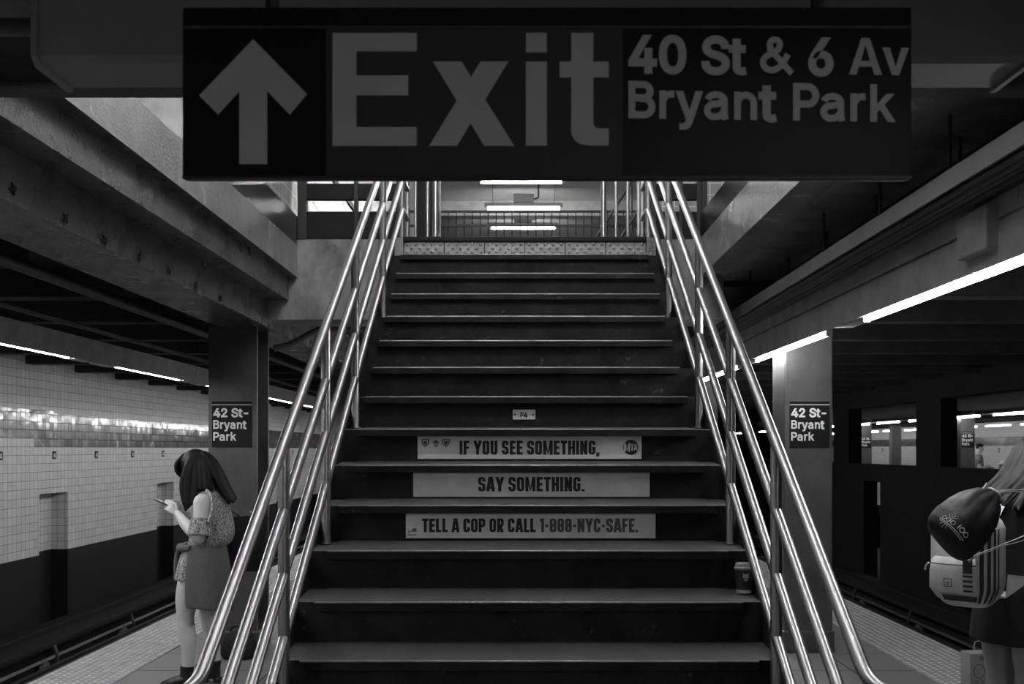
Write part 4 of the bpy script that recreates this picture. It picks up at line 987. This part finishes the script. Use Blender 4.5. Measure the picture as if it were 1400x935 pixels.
for S, E, sg in ((LS, LE, 1), (RS, RE, -1)): cloth(sleeve(S, E, sg, .060, .078, .46, .95), 'sleeve', 'print', wp)
for sg in (1, -1):   # band of cloth from the back of the neck down the back of the shoulder to the sleeve
    b = MB().tube([(-.06, sg*.10, 1.315), (-.105, sg*.16, 1.27), (-.115, sg*.19, 1.19), (-.095, sg*.205, 1.12)], [.03, .034, .04, .045], 12, smooth=3, flat=.4, ref=(1, 0, 0)); b.build('shoulder_band', 'print', wp, smooth=True)
sh = []
for x, rx, ry, z, wv in ((-.012, .112, .145, .955, .02), (.005, .125, .165, .90, .03), (.018, .135, .178, .83, .05), (.026, .140, .186, .76, .07), (.028, .143, .19, .725, .08)): sh.append(ell((x, 0, z), rx, ry, n=48, wob=wv, k=13))
cloth(sh, 'shorts', 'print', wp)
# jacket knotted at the waist
rs = []
for x, rx, ry, z, wv in ((-.02, .128, .162, .965, .01), (-.02, .142, .178, .93, .015), (-.02, .160, .2, .84, .02), (-.022, .172, .215, .72, .03), (-.03, .180, .222, .60, .035), (-.035, .182, .224, .535, .035)):
    a0, a1 = math.radians(62), math.radians(298); n_ = 44
    rs.append([(x+rx*math.cos(q)*(1+wv*math.sin(7*q)), ry*math.sin(q)*(1+wv*math.sin(7*q)), z+.02*math.sin(q*1.5)*(1 if z < .6 else 0)) for q in [a0+(a1-a0)*i/(n_-1) for i in range(n_)]])
cloth(rs, 'tied_jacket', 'denim', wp, th=.007, closed=False)
b = MB().tube([(.03, .16, .945), (.10, .11, .94), (.128, .02, .935), (.11, -.1, .945), (.02, -.165, .95)], [.02, .024, .03, .024, .02], 12, smooth=4)
b.ball((.135, .03, .935), (.026, .036, .034), 14, 10)
b.tube([(.14, .045, .93), (.15, .06, .86), (.152, .065, .78), (.15, .06, .735)], [.022, .027, .026, .03], 12, smooth=4, flat=.6)
b.tube([(.14, .01, .93), (.152, .0, .87), (.152, -.01, .80)], [.022, .026, .028], 12, smooth=4, flat=.6)
b.build('jacket_sleeves', 'denim', wp, smooth=True)
# long straight hair
b = MB()
b.ball(P(-.012, 0, .033), (.104, .086, .100), 26, 16, rot=(0, .62, 0))
rnd = random.Random(3)
for i in range(72):       # side and front curtains
    sg = 1 if i % 2 else -1; u = (i//2+rnd.random())/36; e = rnd.random()
    pts = [(.03-.05*u, sg*.02, 1.572-.006*u), (.07-.115*u, sg*(.072+.012*e), 1.51), (.098-.17*u, sg*(.09+.012*e), 1.42), (.108-.19*u, sg*(.098+.012*e), 1.345)]
    if u < .55: pts += [(.095-.13*u, sg*(.106+.012*e), 1.26), (.075-.05*u+rnd.uniform(-.008, .008), sg*(.112+.01*e), 1.185+.07*u)]
    else: pts += [(.085-.19*u, sg*(.10+.01*e), 1.315+.02*e)]
    b.tube(pts, [.018, .021, .019, .017, .014, .005][:len(pts)-1]+[.005], 8, smooth=4)
for i in range(26):       # back
    y = rnd.uniform(-.085, .085); e = rnd.random()
    b.tube([(-.01, y*.4, 1.575), (-.065, y*.9, 1.52), (-.105-.01*e, y*1.05, 1.43), (-.145-.012*e, y*1.1, 1.345), (-.188-.012*e, y*1.15, 1.27), (-.198-.012*e, y*1.15, 1.225+.03*e)], [.018, .021, .02, .018, .013, .005], 8, smooth=4)
for i in range(12):       # fringe
    y = -.055+.01*i; b.tube([P(.0, y*.5, .12), P(.07, y*.9, .10), P(.105, y, .055), P(.106, y, .015+.012*math.sin(i))], [.014, .016, .012, .005], 8, smooth=3)
melt(b, 'hair', 'hair_black', wp, .0055, 1)
def boot(x, y, yaw, name='boot', m='leather', shaft=.155, r0=.05):
    b = MB(); b.tube([(0, 0, .03), (.0, 0, .08), (-.004, 0, shaft)], [.042, .042, r0-.004], 18, smooth=3, cap=True)
    b.tube([(-.035, 0, .055), (.03, 0, .06), (.09, 0, .045), (.14, 0, .032), (.168, 0, .026)], [.036, .042, .04, .034, .016], 16, smooth=3, flat=.85, ref=(0, 0, 1))
    b.box(-.06, -.005, -.03, .03, .0, .035, ch=.006); b.box(.045, .165, -.034, .034, .0, .014, ch=.005)
    b.xf(Matrix.Translation((x, y, 0)) @ Matrix.Rotation(yaw, 4, 'Z'))
    return melt(b, name, m, wp if name == 'boot' else None, .005, 2)
boot(.078, .085, .12); boot(-.062, -.085, -.25)
ph = thing('phone', 'smartphone held in both hands by the woman in the printed blouse', 'phone', (0, 0, 0))
pb = MB().box(-.075, .075, -.036, .036, -.0045, .0045, ch=.004); q = pb.build('case', 'phone', ph, smooth=True)
q2 = MB().box(-.068, .068, -.032, .032, .0043, .0049).build('screen', 'leather', ph)
ph.location = (-2.155-.237, 6.74-.03, 1.235); ph.rotation_euler = Euler((0, .42, 0))
# black shoulder bag behind her
tb = thing('tote_bag', 'black shoulder bag hanging behind the phone woman in front of the column', 'bag', (-1.96, 7.04, .74), .15)
rs = []
for z, a_, b2 in ((0, .135, .05), (.02, .15, .06), (.2, .165, .055), (.36, .175, .03), (.385, .172, .02)):
    rs.append([(a_*abs(math.cos(q))**.5*(1 if math.cos(q) > 0 else -1), b2*abs(math.sin(q))**.6*(1 if math.sin(q) > 0 else -1), z+.03*math.cos(q)*(z > .3)*.5) for q in [2*PI*i/32 for i in range(32)]])
MB().rings(rs).build('body', 'black_cloth', tb, smooth=True)
MB().tube([(-.15, 0, .37), (-.15, -.02, .45), (-.15, -.05, .54), (-.145, -.07, .585), (-.13, -.05, .54), (-.09, -.01, .44), (-.02, 0, .385)], .006, 8, smooth=4).build('strap', 'leather', tb, smooth=True)
mm = MB()
for i in range(7): mm.ball((.165-.018*i, -.004, .392+.004*i), (.009, .006, .007), 8, 6)
mm.build('chain', 'steel', tb, smooth=True)
# small dark bag on the floor against the column
fb = thing('handbag', 'slumped dark bag on the floor at the foot of the column', 'bag', (-2.15, 7.62, 0))
rs = [[(a_*math.cos(q)*(1+.05*math.sin(3*q)), b2*math.sin(q), z+.012*math.sin(2*q)*(z > .1)) for q in [2*PI*i/28 for i in range(28)]] for z, a_, b2 in ((.0, .12, .08), (.03, .145, .095), (.1, .14, .09), (.17, .115, .065), (.205, .07, .035))]
MB().rings(rs).build('body', 'black_cloth', fb, smooth=True)
MB().tube([(-.07, 0, .18), (-.05, 0, .24), (.03, -.01, .245), (.06, 0, .18)], .009, 8, smooth=4).build('strap', 'leather', fb, smooth=True)

# ---------------- the woman with the two bags at the picture edge
wr = thing('person', 'woman in dark clothes with long brown hair carrying two bags, cropped by the picture edge', 'person', (2.335, 4.70, 0), .42)
b = MB()
P = head(b, (.245, 0, 1.545), .5)
b.tube([(.0, 0, 1.36), (.07, 0, 1.43), (.17, 0, 1.50)], [.06, .054, .054], 16, smooth=3)
torso(b, [(.0, .08, .12, .82), (0, .115, .165, .88), (-.005, .11, .16, .97), (-.005, .095, .13, 1.06), (0, .105, .145, 1.17), (.005, .11, .165, 1.28), (.005, .095, .175, 1.34), (.0, .07, .12, 1.385), (.005, .055, .07, 1.41)])
LS, LE, LW = (.01, .185, 1.33), (.02, .23, 1.07), (.22, .12, 1.17)
RS, RE, RW = (.01, -.185, 1.33), (.02, -.23, 1.07), (.22, -.12, 1.17)
for S, E, W in ((LS, LE, LW), (RS, RE, RW)):
    limb(b, [S, (S[0], (S[1]+E[1])/2, 1.2), E], [.06, .05, .042]); limb(b, [E, (.12, (E[1]+W[1])/2, 1.115), W], [.043, .04, .027])
hand(b, LW, (.8, -.25, .45), (.2, -.8, .2), (-.2, 0, .9), s=1.); hand(b, RW, (.8, .25, .45), (.2, .8, .2), (-.2, 0, .9), s=1.)
for sg, x in ((1, .01), (-1, -.005)):
    limb(b, [(.0, sg*.09, .88), (x, sg*.092, .68), (x, sg*.09, .48), (x-.025, sg*.09, .34), (x-.025, sg*.09, .2), (x-.015, sg*.09, .09)], [.092, .082, .060, .060, .045, .037])
melt(b, 'body', 'skin_dim', wr, .0055, 3)
eyes(wr, P)
tp = []
for x, rx, ry, z in ((.005, .062, .078, 1.42), (.002, .085, .13, 1.39), (.005, .112, .185, 1.345), (.006, .122, .182, 1.28), (.0, .12, .165, 1.17), (-.005, .115, .155, 1.06), (-.005, .125, .172, .97), (-.002, .13, .18, .93)): tp.append(ell((x, 0, z), rx, ry, n=36, wob=.012, k=6))
cloth(tp, 'top', 'black_cloth', wr)
for S, E, sg in ((LS, LE, 1), (RS, RE, -1)): cloth(sleeve(S, E, sg, .074, .06, -.12, .95), 'sleeve', 'black_cloth', wr)
sk = []
for x, rx, ry, z, wv in ((-.004, .125, .17, .985, 0), (0, .140, .19, .92, .01), (0, .152, .2, .83, .02), (-.002, .158, .205, .74, .03), (-.002, .162, .208, .695, .035)): sk.append(ell((x, 0, z), rx, ry, n=44, wob=wv, k=9))
cloth(sk, 'skirt', 'black_cloth', wr)
b = MB(); b.ball(P(-.014, 0, .03), (.106, .088, .102), 26, 16, rot=(0, .5, 0))
rnd = random.Random(5); hs = MB()
for i in range(64):
    y = rnd.uniform(-.10, .10); e = rnd.random(); u = rnd.uniform(-.5, .5)
    pts = [P(.0, y*.5, .125), P(-.075, y, .09), P(-.118, y*1.05, .01), (.06-.03*e, y*1.15, 1.475), (-.02-.045*e, y*1.25+u*.02, 1.405), (-.085-.05*e, y*1.3+u*.04, 1.345+.03*u), (-.095-.05*e+u*.03, y*1.3+u*.07, 1.27+.06*e)]
    (b if i % 2 else hs).tube(pts, [.013, .017, .016, .014, .012, .009, .003] if i % 2 else [.004, .005, .005, .0045, .004, .003, .0012], 8 if i % 2 else 6, smooth=4)
for sg in (-1, 1):
    for i in range(8):
        u = i/8; b.tube([P(.03, sg*.02, .125), P(.06-.08*u, sg*.085, .05), (.22-.11*u, sg*.105, 1.46), (.19-.12*u, sg*.12, 1.40), (.15-.09*u, sg*.125, 1.31)], [.014, .017, .016, .013, .004], 8, smooth=4)
hr_ = melt(b, 'hair', 'hair_brown', wr, .006, 1)
hs.build('loose_strands', 'hair_brown', hr_, smooth=True)
for sg, x in ((1, -.005), (-1, -.02)):
    b = MB(); b.tube([(0, 0, .045), (.0, 0, .085)], [.045, .045], 16); b.tube([(-.05, 0, .045), (.02, 0, .05), (.09, 0, .04), (.15, 0, .03), (.18, 0, .025)], [.035, .042, .042, .036, .016], 16, smooth=3, flat=.8, ref=(0, 0, 1)); b.box(-.075, .17, -.036, .036, 0, .02, ch=.006)
    b.xf(Matrix.Translation((x, sg*.09, 0))); melt(b, 'shoe', 'leather', wr, .006, 2)

# light backpack with dark stripes on her back
BR = -.75
bp_ = thing('backpack', 'light backpack with dark stripes worn by the woman at the picture edge', 'backpack', (2.045, 4.545, .885), BR)
# local: +x = the side turned towards the camera's right, -y = the face away from her back
BH = .44
def bp_dim(z):
    t = z/BH; e = min(1, (t/.2)**.5 if t < .2 else 1)*min(1, ((1-t)/.16)**.5 if t > .84 else 1)
    return .150*(.45+.55*e), .112*(.4+.6*e)
def bp_pt(q, z, out=0.):
    a_, c_ = bp_dim(z); n_ = 3.4; cx_, sx_ = math.cos(q), math.sin(q)
    f = (abs(cx_)**n_+abs(sx_)**n_)**(-1/n_)
    x, y = cx_*f*(a_+out), sx_*f*(c_+out)
    if y < 0: y *= 1+.14*math.sin(PI*min(1, z/BH*1.2))*(1-abs(x/a_)**3 if abs(x) < a_ else 0)
    return (x, y, z)
zs_ = [0, .004, .015, .035, .07, .12, .18, .25, .31, .36, .39, .41, .43, .44]
MB().rings([[bp_pt(2*PI*i/56, z) for i in range(56)] for z in zs_]).build('body', 'bag_light', bp_, smooth=True)
def patch(mb, q0, q1, z0, z1, out, nq=6, nz=8, zq=0.):
    vs = []; fs = []
    for i in range(nq+1):
        for k in range(nz+1): q = q0+(q1-q0)*i/nq; z = z0+(z1-z0)*k/nz; vs.append(bp_pt(q, z+zq*(i/nq-.5), out))
    for i in range(nq):
        for k in range(nz): a_ = i*(nz+1)+k; fs.append((a_, a_+1, a_+nz+2, a_+nz+1))
    mb.add(vs, fs); return mb
D = math.radians
for i in range(4): patch(MB(), D(-58+10*i), D(-52.5+10*i), .025, .36, .002, 3, 18).build('stripe', 'stripe', bp_, smooth=True, fix=False)
# front pocket bulge
pk_ = MB(); rs = []
for z, o_ in ((.03, .004), (.045, .02), (.09, .028), (.17, .026), (.215, .018), (.23, .003)):
    r1 = [bp_pt(D(-128+64*i/16), z, o_) for i in range(17)]; r2 = [bp_pt(D(-64-64*i/16), z, -.01) for i in range(17)]; rs.append(r1+r2)
pk_.rings(rs).build('front_pocket', 'bag_light', bp_, smooth=True)
m_ = MB(); patch(m_, D(-80), D(-68), .165, .225, .0305, 3, 4).build('dark_square', 'stripe', bp_, smooth=True, fix=False)
for i in range(4): patch(MB(), D(-80), D(-68), .148-.022*i, .157-.022*i, .0305, 3, 2).build('short_bar', 'stripe', bp_, smooth=True, fix=False)
patch(MB(), D(-112), D(-62), .036, .062, .031, 8, 3).build('pocket_band', 'stripe', bp_, smooth=True, fix=False)
m_ = MB(); 
for q0, q1, z0, z1 in ((-106, -95, .100, .103), (-106, -95, .135, .138), (-106, -105, .10, .138), (-96, -95, .10, .138), (-103, -98, .118, .121), (-101, -100, .105, .121)): patch(m_, D(q0), D(q1), z0, z1, .0302, 2, 1)
m_.build('badge_outline', 'pipe_dark', bp_, fix=False)
MB().tube([bp_pt(D(-124+60*i/12), .2, .0285) for i in range(13)], .0028, 6).build('zip', 'stripe', bp_, smooth=True)
MB().tube([bp_pt(D(-128), .2, .03), bp_pt(D(-131), .185, .036), bp_pt(D(-132), .165, .038)], .004, 6).build('zip_pull', 'cord', bp_, smooth=True)
b = MB()
for sx in (-.085, .085): b.tube([(sx, .10, .41), (sx, .2, .46), (sx, .30, .42), (sx, .33, .25), (sx*1.1, .26, .1), (sx*1.25, .12, .035)], .022, 10, smooth=4, flat=.25, ref=(0, 1, .01))
b.build('shoulder_strap', 'bag_light', bp_, smooth=True)
MB().add([(.14, .07, .04), (.15, .07, .15), (.235, .155, .135), (.21, .17, .11), (.14, .066, .04), (.15, .066, .15), (.235, .151, .135), (.21, .166, .11)], [(0, 1, 2, 3), (7, 6, 5, 4), (0, 4, 5, 1), (1, 5, 6, 2), (2, 6, 7, 3), (3, 7, 4, 0)]).build('side_tab', 'bag_light', bp_)

# dark drawstring bag slung over the backpack
ds = thing('drawstring_bag', 'dark drawstring bag with white print slung over the light backpack', 'bag', (1.915, 4.27, 1.304), 0)
A = Vector((.151, .06, .104)); B_ = Vector((-.104, -.01, -.106)); ax = (B_-A).normalized()
pu = ax.cross(Vector((0, 1, 0))).normalized(); pv = ax.cross(pu).normalized()       # pu in the picture plane, pv in depth
if pu.z > 0: pu = -pu
if pv.y > 0: pv = -pv
LNG = (B_-A).length
prof = [(0, .022, .022), (.04, .036, .032), (.14, .07, .052), (.3, .102, .075), (.5, .118, .092), (.72, .126, .098), (.88, .124, .088), (.96, .112, .066), (1.0, .085, .035)]
def interp(t):
    for i in range(len(prof)-1):
        if prof[i][0] <= t <= prof[i+1][0]:
            k = (t-prof[i][0])/(prof[i+1][0]-prof[i][0]); return [prof[i][j]*(1-k)+prof[i+1][j]*k for j in (1, 2)]
    return prof[-1][1:]
def ds_pt(t, q, out=0.):
    a_, c_ = interp(t); wr_ = 1+.11*(1-t)**1.5*(abs(math.sin(5.5*q+1.2*t))-.6)+.03*math.sin(5*q+6*t)+.045*(abs(math.sin(2.5*q-4*t))-.6)*(1-t)
    return tuple(A+ax*LNG*t+pu*math.cos(q)*(a_*wr_+out)+pv*math.sin(q)*(c_*wr_+out))
MB().rings([[ds_pt(t, 2*PI*i/110) for i in range(110)] for t in [0, .03, .07]+[.1+.02*i for i in range(45)]+[1.]]).build('body', 'bag_dark', ds, smooth=True, angle=80)
MB().tube([ds_pt(t/20, D(38), .0015) for t in range(2, 20)], .0022, 6).build('seam', 'black_metal', ds, smooth=True)
b = MB().tube([ds_pt(.02, 2*PI*i/24, .004) for i in range(25)], .0045, 6); b.build('neck_cord', 'cord', ds, smooth=True)
def deco(mb, pts, wd): # a line printed on the bag: points are (along, around) in bag units
    for k in range(len(pts)-1): mb.tube([ds_pt(*pts[k], .0012), ds_pt(*pts[k+1], .0012)], wd, 5)
b = MB()
def LP(u, v): return (.52+.42*v, D(90)-0+u)      # u around (radians), v along
def print_line(pts, wd=.0016): deco(b, [(.88-.0*u_-.26*v_, D(90)+(.55-u_)) for u_, v_ in pts], wd)
cu_ = lambda cx_, cy_, rx_, ry_: [(cx_+rx_*math.cos(2*PI*i/14), cy_+ry_*math.sin(2*PI*i/14)) for i in range(15)]
# print: a sprig, a word of rounded letters and two bars running round the lower part of the bag
def ring_line(tc, q0, q1, n=12): return [(tc, q0+(q1-q0)*i/n) for i in range(n+1)]
def bagp(u, v): return (.90-.30*v, D(150)-u)
b = MB()
def pl(pts, wd=.0015):
    P3 = [ds_pt(*bagp(*p), .001) for p in pts]
    b.tube(P3, wd, 5)
pl([(0.02+.1*i, .06-.004*i) for i in range(13)], .0020); pl([(0.05+.1*i, .0-.004*i) for i in range(12)], .0016)
for k, (cx_, rx_) in enumerate(((.72, .055), (.90, .085), (1.10, .085))):
    if k == 0: pl([(cx_+.03, .13), (cx_+.03, .33)], .0022)
    else: pl(cu_(cx_, .22, rx_, .10), .0022)
for cx_ in (.14, .33, .52): pl(cu_(cx_, .19, .075, .085), .0014)
pl([(.36, .1), (.40, .42), (.34, .60), (.28, .46), (.36, .34)], .0014); pl([(.40, .42), (.48, .55), (.52, .46), (.42, .33)], .0012); pl([(.2, .42), (.3, .3)], .0012)
pl([(.36, .06), (.32, -.18)], .0011); pl([(.42, .04), (.46, -.14)], .0011); pl([(.28, .04), (.16, -.12)], .0011)
b.build('print', 'cord', ds, smooth=True)
# cords of the bag: one from the neck over her shoulder, one from the lower corner round her arm
cdt = [((.15, .05, .115), (.22, .06, .118), (.31, .12, .118), (.42, .2, .12)), ((.15, .05, .11), (.22, .06, .112), (.31, .12, .106), (.42, .2, .102)),
       ((-.008, -.085, -.152), (.06, -.075, -.128), (.15, -.03, -.105), (.24, -.0, -.078), (.40, .1, -.03)), ((-.008, -.085, -.158), (.06, -.075, -.135), (.15, -.03, -.113), (.24, -.0, -.096), (.40, .1, -.052)),
       ((.055, .02, .115), (.085, .03, .128), (.105, .04, .15))]
for c_ in cdt: MB().tube(c_, .0021, 6, smooth=3).build('cord', 'cord', ds, smooth=True)
MB().tube([(-.012, -.088, -.158), (-.03, -.094, -.178)], .0042, 6).build('cord_tip', 'steel', ds, smooth=True)

# paper shopping bag on the floor behind her legs
sbg = thing('shopping_bag', 'paper shopping bag with drawn flower, standing on the platform edge', 'bag', (2.915, 6.2, .006), .1)
MB().box(-.15, .16, -.055, .055, 0, .335, ch=.004).build('body', 'paper_bag', sbg)
b = MB()
def fl(pts, wd=.003):
    v, f = stroke2d(pts, wd); v, f = solid2d(v, f, .0006); b.add([(q[0], q[1]-.0552, q[2]) for q in v], f)
fl([(-.09+.035*math.cos(2*PI*i/20), .225+.042*math.sin(2*PI*i/20)) for i in range(21)], .004)
for i in range(10): fl([(-.06, .305), (-.06+.038*math.cos(.3+i*.6), .305+.022*math.sin(.3+i*.6))], .0035)
fl([(-.08, .18), (-.04, .11), (.0, .05), (.02, 0.0)], .005); fl([(-.04, .11), (-.06, .05)], .004); fl([(-.12, .06), (-.1, .17)], .004); fl([(.06, .3), (.12, .3)], .004)
b.build('flower_drawing', 'pipe_dark', sbg)
for s_ in (-.05, .05): MB().tube([(-.06, s_, .33), (-.05, s_*1.1, .385), (.05, s_*1.1, .385), (.06, s_, .33)], .004, 6, smooth=4).build('handle', 'paper_bag', sbg, smooth=True)

# ---------------- the man on the far platform, and the bin
mp = thing('person', 'man in a grey shirt standing on the far platform beside the column', 'person', (12.85, 27.9, 0), -.25)
b = MB(); P = head(b, (.03, 0, 1.63), .1)
b.tube([(-.0, 0, 1.42), (.01, 0, 1.56)], [.065, .056], 12)
torso(b, [(0, .08, .12, .84), (0, .11, .165, .92), (0, .10, .15, 1.05), (.005, .115, .17, 1.22), (0, .11, .2, 1.36), (0, .07, .12, 1.44)])
for sg in (1, -1):
    S, E, W = (0, sg*.2, 1.36), (-.03, sg*.24, 1.08), (.2, sg*.16, 1.1)
    limb(b, [S, E], [.055, .042], 3, 12); limb(b, [E, W], [.042, .028], 3, 12); hand(b, W, (.9, -sg*.2, .1), (0, -sg, -.2), (.1, 0, .9))
    limb(b, [(0, sg*.09, .88), (.01, sg*.1, .5), (-.01, sg*.1, .08)], [.09, .06, .042], 3, 12)
melt(b, 'body', 'skin', mp, .009, 2)
cloth([ell((0, 0, z), rx, ry, n=28) for rx, ry, z in ((.075, .125, 1.455), (.122, .205, 1.37), (.128, .18, 1.22), (.118, .165, 1.05), (.125, .178, .88))], 'shirt', 'shirt', mp)
for sg in (1, -1): cloth([[(x+r_*math.cos(q), sg*yy+r_*.9*math.sin(q), z) for q in [2*PI*i/16 for i in range(16)]] for x, yy, z, r_ in ((0, .19, 1.41, .055), (0, .205, 1.33, .072), (-.02, .228, 1.2, .066))], 'sleeve', 'shirt', mp)
for sg in (1, -1): cloth([[(x+r_*math.cos(q), sg*.095+r_*math.sin(q), z) for q in [2*PI*i/16 for i in range(16)]] for x, z, r_ in ((0, .93, .105), (.005, .7, .095), (.01, .5, .08), (0, .07, .065))], 'trouser_leg', 'black_cloth', mp)
b = MB(); b.ball(P(-.015, 0, .038), (.098, .08, .092), 20, 12); b.ball(P(.05, 0, .085), (.05, .07, .032), 12, 8); melt(b, 'hair', 'hair_black', mp, .009, 1)
for sg in (1, -1): MB().ball((.05, sg*.1, .04), (.13, .05, .045), 14, 8).build('shoe', 'leather', mp, smooth=True)
tag(MB().box(.06, .36, -.2, .2, 1.07, 1.10).build('held_parcel', 'black_panel'), None, None)
hp = bpy.data.objects['held_parcel']; hp.name = 'folder'; hp.location = (12.85, 27.9, 0); hp.rotation_euler = (0, 0, -.25); tag(hp, 'flat dark folder held by the man on the far platform', 'folder')
bn = thing('waste_bin', 'tall dark waste bin with pale rim standing on the far platform', 'bin', (12.95, 26.3, 0))
lathe([(.26, 0), (.27, .03), (.27, 1.15), (.25, 1.2)]).build('body', 'black_panel', bn, smooth=True)
lathe([(.275, 1.2), (.275, 1.24), (.2, 1.31), (.08, 1.34), (.001, 1.345)]).build('lid', 'housing_white', bn, smooth=True)
